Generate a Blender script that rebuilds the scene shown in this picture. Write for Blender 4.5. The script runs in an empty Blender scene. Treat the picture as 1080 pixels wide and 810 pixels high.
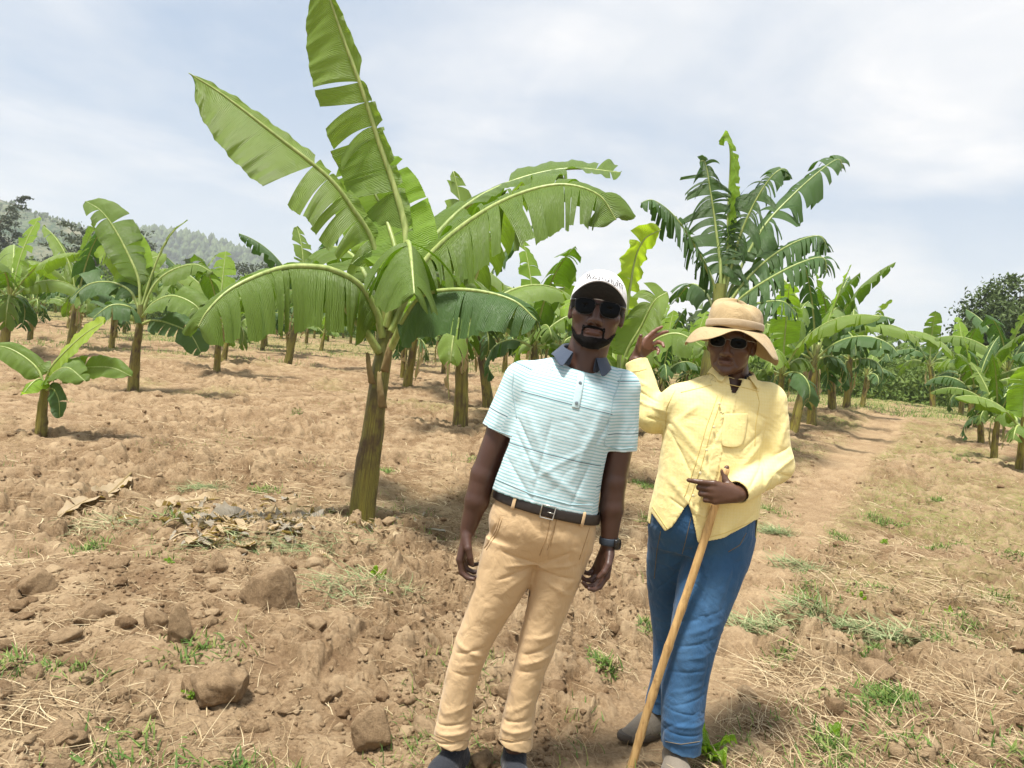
import bpy, math, random
import numpy as np
from mathutils import Vector, Matrix
random.seed(7); RNG = np.random.default_rng(11)
SC = bpy.context.scene
COL = SC.collection
PI = math.pi
R = math.radians

# ---------------------------------------------------------------- camera
F = 800.0                      # focal length in pixels of a 1080 x 810 picture
CAM = np.array([0.0, 0.0, 1.45])
PITCH, ROLL = R(1.79), R(5.0)
_f = np.array([0, math.cos(PITCH), -math.sin(PITCH)])
_u0 = np.array([0, math.sin(PITCH), math.cos(PITCH)]); _r0 = np.array([1.0, 0, 0])
_u = math.cos(ROLL)*_u0 - math.sin(ROLL)*_r0
_r = math.cos(ROLL)*_r0 + math.sin(ROLL)*_u0
def P(px, py, d):
    """world point seen at picture place (px, py) at depth d metres"""
    return CAM + d*(_f + (px-540)/F*_r - (py-405)/F*_u)
cd = bpy.data.cameras.new('camera'); cam = bpy.data.objects.new('camera', cd); COL.objects.link(cam)
cd.sensor_width = 36; cd.lens = F/1080*36; cd.clip_end = 9000; cd.clip_start = 0.05
M = Matrix(((_r[0], _u[0], -_f[0], CAM[0]), (_r[1], _u[1], -_f[1], CAM[1]), (_r[2], _u[2], -_f[2], CAM[2]), (0, 0, 0, 1)))
cam.matrix_world = M
SC.camera = cam

# ---------------------------------------------------------------- noise (numpy)
def _h(ix, iy, iz, seed):
    h = (ix.astype(np.int64)*374761393 + iy.astype(np.int64)*668265263 + np.asarray(iz, np.int64)*2147483647 + seed*974634777) & 0xffffffff
    h = ((h ^ (h >> 13))*1274126177) & 0xffffffff
    h = ((h ^ (h >> 16))*2246822519) & 0xffffffff
    return ((h ^ (h >> 15)) & 0xffffff)/16777216.0
def vnoise2(x, y, seed=0):
    ix = np.floor(x); iy = np.floor(y); fx = x-ix; fy = y-iy
    fx = fx*fx*(3-2*fx); fy = fy*fy*(3-2*fy)
    a = _h(ix, iy, 0, seed); b = _h(ix+1, iy, 0, seed); c = _h(ix, iy+1, 0, seed); d = _h(ix+1, iy+1, 0, seed)
    return (a+(b-a)*fx)*(1-fy)+(c+(d-c)*fx)*fy
def fbm2(x, y, seed=0, o=4):
    s = 0; a = .5
    for i in range(o):
        s = s+a*vnoise2(x, y, seed+i); x = x*2.03+17.3; y = y*2.03-9.1; a *= .5
    return s/(1-.5**o)
def vnoise3(x, y, z, seed=0):
    ix = np.floor(x); iy = np.floor(y); iz = np.floor(z); fx = x-ix; fy = y-iy; fz = z-iz
    fx = fx*fx*(3-2*fx); fy = fy*fy*(3-2*fy); fz = fz*fz*(3-2*fz)
    def pl(k):
        a = _h(ix, iy, iz+k, seed); b = _h(ix+1, iy, iz+k, seed); c = _h(ix, iy+1, iz+k, seed); d = _h(ix+1, iy+1, iz+k, seed)
        return (a+(b-a)*fx)*(1-fy)+(c+(d-c)*fx)*fy
    return pl(0)*(1-fz)+pl(1)*fz
def fbm3(x, y, z, seed=0, o=3):
    s = 0; a = .5
    for i in range(o):
        s = s+a*vnoise3(x, y, z, seed+i); x = x*2.03+7.3; y = y*2.03-3.1; z = z*2.03+1.7; a *= .5
    return s/(1-.5**o)
def worley2(x, y, seed=0):
    ix = np.floor(x); iy = np.floor(y)
    best = np.full(x.shape, 9.0); rid = np.zeros(x.shape)
    for dx in (-1, 0, 1):
        for dy in (-1, 0, 1):
            cx = ix+dx; cy = iy+dy
            px = cx+_h(cx, cy, 1, seed); py = cy+_h(cx, cy, 2, seed)
            d = (px-x)**2+(py-y)**2
            m = d < best
            best = np.where(m, d, best); rid = np.where(m, _h(cx, cy, 3, seed), rid)
    return np.sqrt(best), rid
def sstep(a, b, x):
    t = np.clip((x-a)/(b-a), 0, 1); return t*t*(3-2*t)
def nrm(v):
    v = np.asarray(v, float); return v/(np.linalg.norm(v)+1e-12)

# ---------------------------------------------------------------- mesh helpers
def mesh_np(name, verts, faces, smooth=True, uv=None, mats=(), midx=None, attrs=None):
    """faces: (n,3) or (n,4) array, or a list of such arrays"""
    me = bpy.data.meshes.new(name)
    fl = faces if isinstance(faces, list) else [faces]
    fl = [np.asarray(f, np.int32) for f in fl if len(f)]
    verts = np.asarray(verts, np.float32)
    nl = sum(f.size for f in fl); nf = sum(len(f) for f in fl)
    me.vertices.add(len(verts)); me.vertices.foreach_set('co', verts.ravel())
    me.loops.add(nl); idx = np.concatenate([f.ravel() for f in fl]); me.loops.foreach_set('vertex_index', idx)
    me.polygons.add(nf)
    tot = np.concatenate([np.full(len(f), f.shape[1], np.int32) for f in fl])
    st = np.concatenate([[0], np.cumsum(tot)[:-1]]).astype(np.int32)
    me.polygons.foreach_set('loop_start', st)
    me.polygons.foreach_set('use_smooth', np.full(nf, bool(smooth)))
    if midx is not None: me.polygons.foreach_set('material_index', np.asarray(midx, np.int32))
    if uv is not None:
        l = me.uv_layers.new(name='UVMap'); l.data.foreach_set('uv', np.asarray(uv, np.float32)[idx].ravel())
    for k, v in (attrs or {}).items():
        a = me.attributes.new(k, 'FLOAT', 'POINT'); a.data.foreach_set('value', np.asarray(v, np.float32))
    me.update(calc_edges=True); me.validate()
    for m in mats: me.materials.append(m)
    return me
def link(name, me, parent=None, loc=None):
    o = bpy.data.objects.new(name, me); COL.objects.link(o)
    if parent is not None: o.parent = parent
    if loc is not None: o.location = loc
    return o
def tag(o, label=None, cat=None, group=None, kind=None):
    if label: o['label'] = label
    if cat: o['category'] = cat
    if group: o['group'] = group
    if kind: o['kind'] = kind
    return o
def empty(name, loc, rz=0):
    o = bpy.data.objects.new(name, None); COL.objects.link(o); o.location = loc; o.rotation_euler = (0, 0, rz)
    o.empty_display_size = .2
    return o
def copy_tree(o, parent=None):
    c = o.copy(); COL.objects.link(c)
    if parent is not None: c.parent = parent
    for ch in list(o.children): copy_tree(ch, c)
    return c
class Geo:
    """collects vertex / face arrays into one mesh"""
    def __init__(s): s.v = []; s.f = []; s.uv = []; s.m = []; s.n = 0
    def add(s, v, f, uv=None, m=0):
        v = np.asarray(v, float).reshape(-1, 3); f = np.asarray(f, int)
        s.v.append(v); s.f.append(f+s.n); s.uv.append(np.zeros((len(v), 2)) if uv is None else np.asarray(uv, float).reshape(-1, 2))
        s.m.append(np.full(len(f), m)); s.n += len(v)
    def mesh(s, name, mats, smooth=True):
        q = [f for f in s.f if f.shape[1] == 4]; t = [f for f in s.f if f.shape[1] == 3]
        mq = [m for f, m in zip(s.f, s.m) if f.shape[1] == 4]; mt = [m for f, m in zip(s.f, s.m) if f.shape[1] == 3]
        fl = []; mi = []
        if q: fl.append(np.concatenate(q)); mi += mq
        if t: fl.append(np.concatenate(t)); mi += mt
        return mesh_np(name, np.concatenate(s.v), fl, smooth, np.concatenate(s.uv), mats, np.concatenate(mi))
def grid_faces(nu, nv, wrap_v=False, off=0, flip=False):
    a = np.arange(nu-1)[:, None]; b = np.arange(nv if wrap_v else nv-1)[None, :]; b2 = (b+1) % nv
    f = np.stack([a*nv+b, a*nv+b2, (a+1)*nv+b2, (a+1)*nv+b], -1).reshape(-1, 4)+off
    return f[:, ::-1] if flip else f
def spline(pts, n):
    """Catmull-Rom through pts, resampled evenly"""
    p = np.asarray(pts, float); p = np.vstack([2*p[0]-p[1], p, 2*p[-1]-p[-2]]); out = []
    for i in range(1, len(p)-2):
        t = np.linspace(0, 1, 16, endpoint=False)[:, None]
        a, b, c, d = p[i-1], p[i], p[i+1], p[i+2]
        out.append(.5*((2*b)+(c-a)*t+(2*a-5*b+4*c-d)*t**2+(3*b-a-3*c+d)*t**3))
    out = np.vstack(out+[p[-2][None]])
    s = np.concatenate([[0], np.cumsum(np.linalg.norm(np.diff(out, axis=0), axis=1))])
    q = np.linspace(0, s[-1], n)
    return np.stack([np.interp(q, s, out[:, k]) for k in range(3)], 1)
def tangents(p):
    t = np.gradient(p, axis=0); return t/(np.linalg.norm(t, axis=1)[:, None]+1e-12)
def tube(p, r, k=8, cap=True, sq=1.0):
    """tube round polyline p with radii r; returns verts, faces(quads), uv"""
    p = np.asarray(p, float); r = np.broadcast_to(np.asarray(r, float), (len(p),)); T = tangents(p)
    ref = np.array([0.0, 0, 1]) if abs(T[0][2]) < .9 else np.array([1.0, 0, 0])
    u = nrm(np.cross(T[0], ref)); V = []; UV = []
    s = np.concatenate([[0], np.cumsum(np.linalg.norm(np.diff(p, axis=0), axis=1))])
    for i in range(len(p)):
        u = nrm(u-np.dot(u, T[i])*T[i]); w = np.cross(T[i], u)
        a = np.linspace(0, 2*PI, k, endpoint=False)
        V.append(p[i]+r[i]*(np.cos(a)[:, None]*u+np.sin(a)[:, None]*w*sq)); UV.append(np.stack([a/(2*PI), np.full(k, s[i])], 1))
    V = np.vstack(V); UV = np.vstack(UV); f = grid_faces(len(p), k, True)
    if cap:
        n = len(V); V = np.vstack([V, p[0], p[-1]]); UV = np.vstack([UV, [[0, 0]], [[0, s[-1]]]])
        i = np.arange(k); j = (i+1) % k; L = (len(p)-1)*k
        c1 = np.stack([np.full(k, n), j, i, i], 1); c2 = np.stack([np.full(k, n+1), L+i, L+j, L+j], 1)
        return V, f, UV, np.vstack([c1[:, :3], c2[:, :3]])
    return V, f, UV, None
def add_tube(g, p, r, k=8, m=0, cap=True, sq=1.0):
    V, f, UV, c = tube(p, r, k, cap, sq); n0 = g.n
    g.add(V, f, UV, m)
    if c is not None: g.f.append(c+n0); g.m.append(np.full(len(c), m))
def fix_cap_lists(g): pass

# ---------------------------------------------------------------- materials
def new_mat(name):
    m = bpy.data.materials.new(name); m.use_nodes = True; nt = m.node_tree; nt.nodes.clear()
    out = nt.nodes.new('ShaderNodeOutputMaterial'); return m, nt, out
class N:
    """tiny node builder"""
    def __init__(s, nt): s.nt = nt
    def __call__(s, typ, ins=None, **kw):
        n = s.nt.nodes.new(typ)
        for k, v in kw.items(): setattr(n, k, v)
        for k, v in (ins or {}).items():
            i = n.inputs[k]
            if isinstance(v, bpy.types.NodeSocket): s.nt.links.new(v, i)
            elif isinstance(v, bpy.types.Node): s.nt.links.new(v.outputs[0], i)
            else:
                if hasattr(i.default_value, '__len__') and len(i.default_value) == 4 and len(v) == 3: v = (*v, 1)
                i.default_value = v
        return n
    def link(s, a, b): s.nt.links.new(a, b)
    def noise(s, vec, scale, detail=4, rough=.6, dist=0):
        return s('ShaderNodeTexNoise', {'Vector': vec, 'Scale': scale, 'Detail': detail, 'Roughness': rough, 'Distortion': dist}).outputs['Fac']
    def ramp(s, fac, stops, interp='LINEAR'):
        n = s('ShaderNodeValToRGB', {'Fac': fac}); n.color_ramp.interpolation = interp; e = n.color_ramp.elements
        while len(e) < len(stops): e.new(.5)
        for x, (p, c) in zip(e, stops):
            x.position = p; x.color = (*c, 1) if hasattr(c, '__len__') else (c, c, c, 1)
        return n.outputs['Color']
    def mix(s, fac, a, b, blend='MIX'):
        n = s('ShaderNodeMix', data_type='RGBA', blend_type=blend)
        for k, v in ((0, fac), (6, a), (7, b)):
            if isinstance(v, bpy.types.NodeSocket): s.nt.links.new(v, n.inputs[k])
            else: n.inputs[k].default_value = v if k == 0 else ((*v, 1) if len(v) == 3 else v)
        return n.outputs[2]
    def math(s, op, a, b=0.0, c=0.0, clamp=False):
        n = s('ShaderNodeMath', operation=op, use_clamp=clamp)
        for k, v in enumerate((a, b, c)):
            if isinstance(v, bpy.types.NodeSocket): s.nt.links.new(v, n.inputs[k])
            elif k < len(n.inputs): n.inputs[k].default_value = v
        return n.outputs[0]
    def mapping(s, vec, scale=(1, 1, 1), rot=(0, 0, 0), loc=(0, 0, 0)):
        return s('ShaderNodeMapping', {'Vector': vec, 'Scale': scale, 'Rotation': rot, 'Location': loc}).outputs[0]
    def bump(s, h, strength=.5, dist=.01, normal=None):
        ins = {'Height': h, 'Strength': strength, 'Distance': dist}
        if normal is not None: ins['Normal'] = normal
        return s('ShaderNodeBump', ins).outputs[0]
    def tc(s, which='Object'): return s('ShaderNodeTexCoord').outputs[which]
def principled(n, color, rough=.6, spec=.5, normal=None, **kw):
    ins = {'Base Color': color, 'Roughness': rough, 'Specular IOR Level': spec}
    if normal is not None: ins['Normal'] = normal
    ins.update(kw)
    return n('ShaderNodeBsdfPrincipled', ins)
def simple_mat(name, color, rough=.6, spec=.4, var=.15, scale=20, bump=.2, bdist=.003, **kw):
    m, nt, out = new_mat(name); n = N(nt); v = n.tc(); f = n.noise(v, scale)
    c = n.mix(f, tuple(x*(1-var) for x in color), tuple(min(1, x*(1+var)) for x in color))
    b = principled(n, c, rough, spec, n.bump(n.noise(v, scale*4), bump, bdist), **kw)
    n.link(b.outputs[0], out.inputs[0]); return m
HAZE = .00045
CLOUD_LO = (7.3, 7.7, 8.3); CLOUD_HI = (9.9, 9.7, 9.6); CLOUD_HOR = (8.0, 8.1, 8.4); BLUE = (5.0, 6.7, 9.0)
SUN_E, SUN_ANG, EXPO = 4.7, 10.0, .69
SKYS = .067
# ---------------------------------------------------------------- terrain
def macro(x, y):
    x = np.asarray(x, float); y = np.asarray(y, float)
    yy = np.sqrt(np.maximum(y-4, 0)**2+.8)-.89
    left = .042*np.minimum(yy, 48)+.002*np.minimum(np.maximum(yy-48, 0), 30)
    right = .052*np.minimum(yy, 15)+.013*np.minimum(np.maximum(yy-15, 0), 30)
    # blend by bearing so both sides stay gentle
    w = sstep(.05, .42, x/np.maximum(y, 1.0))
    z = left*(1-w)+right*w
    z = z*(1-sstep(60, 160, y)*.35)
    return np.where(y < 3.2, 0.0, z)
def ground_hit(px, py, dmax=80):
    d = CAM*0+P(px, py, 1.0)-CAM; prev = .5
    for t in np.geomspace(.6, dmax, 1500):
        p = CAM+d*t
        if p[2] <= macro(p[0], p[1]): return CAM+d*t
    return CAM+d*dmax
PATHPX = [(655, 830), (700, 760), (745, 690), (800, 612), (850, 545), (893, 490), (925, 455), (952, 434), (960, 429)]
PATH = np.array([ground_hit(*p)[:2] for p in PATHPX])
PATHW = np.array([.20, .26, .26, .26, .30, .36, .44, .55, .7])
def path_mask(x, y):
    best = np.full(x.shape, 9.0)
    for i in range(len(PATH)-1):
        a, b = PATH[i], PATH[i+1]; ab = b-a
        t = np.clip(((x-a[0])*ab[0]+(y-a[1])*ab[1])/(ab@ab), 0, 1)
        d = np.hypot(x-a[0]-t*ab[0], y-a[1]-t*ab[1])/(PATHW[i]*(1-t)+PATHW[i+1]*t)
        best = np.minimum(best, d)
    return 1-sstep(.55, 1.35, best)
TREE0 = ground_hit(384, 560)
MOUNDS = [(*ground_hit(300, 690)[:2], .75, .55, .10), (*ground_hit(120, 620)[:2], 1.1, .5, .09), (*ground_hit(420, 600)[:2], .7, .35, .07),
          (*ground_hit(250, 575)[:2], .9, .3, .06), (*ground_hit(1000, 600)[:2], 1.0, .6, .08), (*ground_hit(950, 760)[:2], .7, .35, .05),
          (*ground_hit(560, 480)[:2], 1.6, .5, .10), (*ground_hit(300, 450)[:2], 3.0, .6, .12), (*ground_hit(150, 490)[:2], 1.5, .5, .10),
          (*ground_hit(1020, 500)[:2], 2.2, .9, .12), (*ground_hit(800, 462)[:2], .6, 1.3, .12)]
def ground_z(x, y, fine=True, want=False):
    x = np.asarray(x, float); y = np.asarray(y, float)
    r = np.hypot(x, y); z = macro(x, y); pm = path_mask(x, y)
    for mx, my, sx, sy, h in MOUNDS: z = z+1.45*h*np.exp(-((x-mx)/sx)**2-((y-my)/sy)**2)
    near = np.exp(-(r/70)**2)
    z = z+(fbm2(x*.7, y*.7, 3, 3)-.5)*.16*near*(1-.7*pm)-.03*pm
    z = z+(fbm2(x*.12, y*.25, 5, 2)-.5)*.30*sstep(7, 20, y)*near
    # hoed furrows running across the slope
    fw = np.sin(y*2.1+2.2*fbm2(x*.35, y*.3, 8, 2)*3+.25*x)
    z = z+.035*fw*near*(1-pm)*sstep(3.4, 6, r)
    # the men stand on trodden soil
    foot = np.exp(-((x-.0)/.75)**4-((y-2.75)/.42)**4)
    z = z*(1-foot)+0.0*foot
    # hollow and loose heap round the near plant
    dt = np.hypot(x-TREE0[0], y-TREE0[1])
    z = z+.05*np.exp(-((dt-.38)/.16)**2)-.05*np.exp(-(dt/.26)**2)
    rough = (1-.40*pm)*(1-.6*foot)
    patch = .35+1.25*sstep(.35, .68, fbm2(x*.9+5, y*.9, 21, 3))
    tone = np.zeros(x.shape)
    if fine:
        wx = x+(fbm2(x*9, y*9, 31, 2)-.5)*.09; wy = y+(fbm2(x*9+40, y*9, 32, 2)-.5)*.09
        for sc, amp, sd, lim in ((4.5, .052, 41, 60), (10, .028, 42, 45), (24, .0105, 43, 14), (60, .0042, 44, 5)):
            d, i = worley2(wx*sc, wy*sc, sd)
            keep = sstep(.38, .62, i)
            dome = np.maximum(0, 1-(d/(.5+.4*i))**1.8)
            fade = np.exp(-(r/lim)**2)
            z = z+amp*dome*keep*rough*patch*fade*(1+.0*i); tone = tone+(i-.5)*dome*fade*(.6 if sc < 20 else .35)
        rd = lambda s_, q: np.maximum(0, 1-np.abs(2*fbm2(wx*s_, wy*s_, q, 3)-1)*3.2)**2
        z = z-(.034*rd(5.5, 55)*np.exp(-(r/45)**2)+.014*rd(15, 56)*np.exp(-(r/20)**2))*rough*patch
        z = z+(fbm2(x*24, y*24, 51, 3)-.5)*.018*rough*np.exp(-(r/30)**2)+(fbm2(x*90, y*90, 52, 2)-.5)*.005*np.exp(-(r/7)**2)
    if want: return z, pm, tone
    return z
def build_ground():
    d0, d1 = R(52), 1150
    ang = np.concatenate([np.linspace(-PI, -d0, 60, endpoint=False), np.linspace(-d0, d0, d1), np.linspace(d0, PI, 60, endpoint=False)[1:]])
    rad = np.concatenate([np.geomspace(.3, 1.5, 30, endpoint=False), np.geomspace(1.5, 60, 1050, endpoint=False), np.geomspace(60, 4000, 90)])
    A, Q = np.meshgrid(ang, rad); x = Q*np.sin(A); y = Q*np.cos(A)
    z, pm, tone = ground_z(x, y, True, True)
    z = np.where(Q > 60, np.minimum(z, macro(x, y)+.15), z)
    V = np.stack([x, y, z], -1).reshape(-1, 3); nu, nv = A.shape
    f = grid_faces(nu, nv, True, flip=True)
    V = np.vstack([V, [[0, 0, 0]]]); c = len(V)-1; i = np.arange(nv); tri = np.stack([np.full(nv, c), (i+1) % nv, i], 1)
    e = lambda a: np.append(a.ravel(), 0)
    grass = sstep(.50, .72, fbm2(x*.5, y*.5, 61, 4))*.35*sstep(5, 12, Q)+sstep(26, 40, Q)*sstep(.42, .6, fbm2(x*.2, y*.2, 62, 3))*.7+sstep(44, 60, Q)
    grass = grass+sstep(.12, .30, x/np.maximum(y, .5))*sstep(3.5, 9, Q)*sstep(.42, .62, fbm2(x*1.1, y*1.1, 64, 4))*.5*(y > 0)+sstep(24, 32, Q)*sstep(.2, .3, x/np.maximum(y, .5))*.9
    straw = sstep(.5, .7, fbm2(x*1.3, y*1.3, 63, 4))
    return mesh_np('ground', V, [f, tri], True, None, [soil_mat()], None, {'path': e(pm), 'tone': e(tone), 'grass': np.clip(e(grass), 0, 1)*(1-e(pm)), 'straw': e(straw)})
def soil_mat():
    m, nt, out = new_mat('tilled_soil'); n = N(nt); v = n.tc()
    A = lambda k: n('ShaderNodeAttribute', attribute_name=k).outputs['Fac']
    big = n.noise(v, .8, 5, .6); mid = n.noise(v, 6, 6, .65); fine = n.noise(v, 60, 5, .7); grit = n.noise(v, 240, 3, .7)
    c = n.ramp(mid, [(.3, (.135, .088, .050)), (.5, (.255, .178, .104)), (.72, (.39, .290, .176))])
    c2 = n.ramp(fine, [(.25, (.085, .050, .028)), (.5, (.285, .190, .104)), (.75, (.55, .41, .25))])
    c = n.mix(.5, c, c2)
    c = n.mix(n.math('MULTIPLY', n.ramp(n.noise(v, 1.7, 6, .7), [(.46, 0), (.60, 1)]), .6), c, n.mix(1.0, c, (.60, .53, .47), 'MULTIPLY'))
    c = n.mix(n.ramp(n.noise(v, 38, 5, .75), [(.56, 0), (.66, .75)]), c, n.mix(1.0, c, (.42, .36, .32), 'MULTIPLY'))
    t = A('tone'); c = n.mix(n.math('MULTIPLY', t, .9, clamp=True), c, (.58, .44, .275)); c = n.mix(n.math('MULTIPLY', t, -1.3, clamp=True), c, (.15, .088, .048))
    c = n.mix(n.math('MULTIPLY', n.ramp(grit, [(.55, 0), (.7, 1)]), n.math('ADD', n.math('MULTIPLY', A('straw'), .55), .12)), c, (.58, .47, .28))
    c = n.mix(n.math('MULTIPLY', A('path'), .38), c, n.ramp(fine, [(.3, (.31, .21, .12)), (.7, (.50, .365, .22))]))
    gf = n.math('MULTIPLY', A('grass'), n.ramp(n.noise(v, 22, 5, .7), [(.42, 0), (.6, 1)]))
    c = n.mix(gf, c, n.ramp(n.noise(v, 90, 3, .7), [(.3, (.10, .15, .03)), (.7, (.30, .32, .10))]))
    h = n.math('ADD', n.math('MULTIPLY', fine, .7), n.math('MULTIPLY', grit, .35))
    b = principled(n, c, .95, .12, n.bump(h, .9, .016))
    n.link(b.outputs[0], out.inputs[0]); return m
GROUND = tag(link('ground', build_ground()), 'tilled brown soil field with hoed clods and straw', None, None, 'structure')

# ---------------------------------------------------------------- loose soil, straw and weeds
_ic = None
def ico(sub):
    import bmesh
    bm = bmesh.new(); bmesh.ops.create_icosphere(bm, subdivisions=sub, radius=1.0)
    v = np.array([x.co[:] for x in bm.verts]); f = np.array([[q.index for q in p.verts] for p in bm.faces]); bm.free(); return v, f
ICO = {k: ico(k) for k in (1, 2, 3, 4)}
def lump(sub, seed, rough=.45):
    v, f = ICO[sub]; s = seed*13.7
    n = fbm3(v[:, 0]*1.3+s, v[:, 1]*1.3, v[:, 2]*1.3, 5, 3)
    n2 = fbm3(v[:, 0]*4+s, v[:, 1]*4, v[:, 2]*4, 6, 3)
    d, i = worley2((v[:, 0]+v[:, 2]*.7)*2.2+s, (v[:, 1]-v[:, 2]*.6)*2.2, 3)
    k = 1+(n-.5)*rough*2+(n2-.5)*rough*.7-.12*sstep(.2, .7, d)
    v = v*k[:, None]; rg = np.random.default_rng(int(seed)+5)
    for _ in range(11):
        q = nrm(rg.normal(0, 1, 3)); c = rg.uniform(.5, .85); dd = v@q; v = v-np.maximum(dd-c, 0)[:, None]*q*.9
    return v, f
def scatter_lumps(name, n, sizes, rmin, rmax, sub, mat, dens=None, seed=1, smooth=True):
    rg = np.random.default_rng(seed); protos = [lump(sub, 20+i+seed, .5) for i in range(10)]
    V = []; Fc = []; off = 0; k = 0; T = []
    ang = rg.uniform(-R(44), R(44), n*3); rad = np.exp(rg.uniform(math.log(rmin), math.log(rmax), n*3))
    x = rad*np.sin(ang); y = rad*np.cos(ang)
    keep = rg.random(n*3) < (.25+1.0*sstep(.42, .62, fbm2(x*1.1, y*1.1, 21, 3)))*(1-.88*path_mask(x, y))
    if dens is not None: keep &= rg.random(n*3) < dens(x, y)
    x = x[keep][:n]; y = y[keep][:n]; z = ground_z(x, y)
    s = sizes[0]+(sizes[1]-sizes[0])*rg.random(len(x))**3.2
    for i in range(len(x)):
        pv, pf = protos[rg.integers(10)]; a = rg.uniform(0, 2*PI); c, sn = math.cos(a), math.sin(a)
        q = pv*s[i]*np.array([1, rg.uniform(.7, 1.1), rg.uniform(.5, .85)])
        V.append(np.stack([q[:, 0]*c-q[:, 1]*sn+x[i], q[:, 0]*sn+q[:, 1]*c+y[i], q[:, 2]+z[i]+s[i]*.12], 1)); Fc.append(pf+off); off += len(pv)
        T.append(np.full(len(pv), rg.uniform(-.35, .5)))
    V = np.vstack(V); T = np.concatenate(T)
    return link(name, mesh_np(name, V, np.vstack(Fc), smooth, None, [mat], None, {'tone': T, 'straw': T*0}))
SOIL = bpy.data.materials['tilled_soil']
tag(scatter_lumps('soil_crumbs', 34000, (.003, .020), 1.7, 9, 1, SOIL, seed=2, smooth=False), 'loose crumbs of dry brown soil over the field', kind='stuff')
tag(scatter_lumps('soil_lumps', 3600, (.012, .060), 1.9, 24, 3, SOIL, seed=4), 'fist sized lumps of dug soil strewn over the field', kind='stuff')

def blades(name, mat, n, rmin, rmax, L, w, lift, dens, seed, arc=(.05, .75), centre=None):
    """thin bent blades lying on or standing from the ground, one mesh"""
    rg = np.random.default_rng(seed); m = n*4
    if centre is None:
        ang = rg.uniform(-R(43), R(43), m); rad = np.exp(rg.uniform(math.log(rmin), math.log(rmax), m)); x = rad*np.sin(ang); y = rad*np.cos(ang)
    else:
        cs = np.array(centre); k = rg.integers(0, len(cs), m); x = cs[k, 0]+rg.normal(0, 1, m)*cs[k, 2]; y = cs[k, 1]+rg.normal(0, 1, m)*cs[k, 3]
    keep = rg.random(m) < dens(x, y); x = x[keep][:n]; y = y[keep][:n]; n = len(x)
    z = ground_z(x, y)+.004
    a = rg.uniform(0, 2*PI, n); Ls = rg.uniform(*L, n); ws = rg.uniform(*w, n); el = rg.uniform(*lift, n); bend = rg.uniform(*arc, n)*rg.choice([-1, 1], n)
    K = 5; V = np.zeros((n, K, 2, 3)); px, py, pz = x.copy(), y.copy(), z.copy(); aa = a.copy(); ee = el.copy()
    for j in range(K):
        ta = 1-.8*(j/(K-1))**2
        sx = -np.sin(aa)*ws*ta*.5; sy = np.cos(aa)*ws*ta*.5
        V[:, j, 0] = np.stack([px+sx, py+sy, pz], 1); V[:, j, 1] = np.stack([px-sx, py-sy, pz+ws*.25], 1)
        st = Ls/(K-1); px = px+np.cos(aa)*np.cos(ee)*st; py = py+np.sin(aa)*np.cos(ee)*st; pz = pz+np.sin(ee)*st
        aa = aa+bend*.35; ee = ee-np.abs(bend)*.28*(el > .15)
        lo = ground_z(px, py, False)+.01 if el.max() < .5 else pz-1; pz = np.maximum(pz, lo)
    b = (np.arange(n)*K*2)[:, None, None]; j = np.arange(K-1)[None, :, None]*2
    f = (b+j+np.array([0, 1, 3, 2])[None, None, :]).reshape(-1, 4)
    tone = np.repeat(rg.random(n), K*2)
    return link(name, mesh_np(name, V.reshape(-1, 3), f, True, None, [mat], None, {'tone': tone}))
def blade_mat(name, stops, trans=.25, rough=.6):
    m, nt, out = new_mat(name); n = N(nt); t = n('ShaderNodeAttribute', attribute_name='tone').outputs['Fac']
    c = n.ramp(t, stops); b = principled(n, c, rough, .3)
    tr = n('ShaderNodeBsdfTranslucent', {'Color': c}); mx = n('ShaderNodeMixShader', {0: trans, 1: b.outputs[0], 2: tr.outputs[0]})
    n.link(mx.outputs[0], out.inputs[0]); return m
STRAW = blade_mat('dry_straw', [(0, (.24, .165, .09)), (.5, (.46, .35, .20)), (1, (.66, .55, .35))], .15)
WEEDC = None
GREEN = blade_mat('green_grass', [(0, (.06, .12, .02)), (.5, (.14, .24, .05)), (1, (.30, .36, .10))], .35)
PALEG = blade_mat('wilted_weed', [(0, (.13, .20, .07)), (.5, (.27, .34, .16)), (1, (.52, .50, .28))], .3)
offp = lambda x, y: 1-.93*path_mask(x, y)
tag(blades('straw', STRAW, 26000, 1.7, 22, (.03, .15), (.001, .0032), (-.02, .3), lambda x, y: (.15+.85*sstep(.42, .6, fbm2(x*1.3, y*1.3, 63, 4)))*offp(x, y), 5), 'dry straw and root scraps scattered on the soil', kind='stuff')
tag(blades('straw_mat', STRAW, 9000, 1.7, 12, (.06, .30), (.0012, .0036), (0, .35), lambda x, y: sstep(.12, .30, x/np.maximum(y, .5))*(.15+.85*sstep(.4, .62, fbm2(x*1.6, y*1.6, 66, 3)))*offp(x, y), 6), 'pale dry stalks lying beside the path on the right', kind='stuff')
tag(blades('straw_scraps', STRAW, 16000, 5, 32, (.05, .22), (.003, .008), (-.02, .25), lambda x, y: (.2+.8*sstep(.42, .6, fbm2(x*.8, y*.8, 63, 4)))*offp(x, y), 15), 'pale straw lying over the middle of the field', kind='stuff')
tag(blades('short_grass', GREEN, 17000, 2.2, 30, (.015, .07), (.002, .006), (.3, 1.4), lambda x, y: (sstep(.60, .74, fbm2(x*.9, y*.9, 71, 4))+.5*sstep(.14, .3, x/np.maximum(y, .5))*sstep(.5, .66, fbm2(x*1.4, y*1.4, 72, 4)))*offp(x, y), 7), 'short green weeds sprouting in patches of the field', kind='stuff')
tag(blades('far_grass', GREEN, 26000, 24, 60, (.06, .24), (.008, .02), (.5, 1.4), lambda x, y: sstep(.35, .55, fbm2(x*.15, y*.2, 73, 3)), 8), 'bright green grass strip at the end of the field', kind='stuff')
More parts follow.
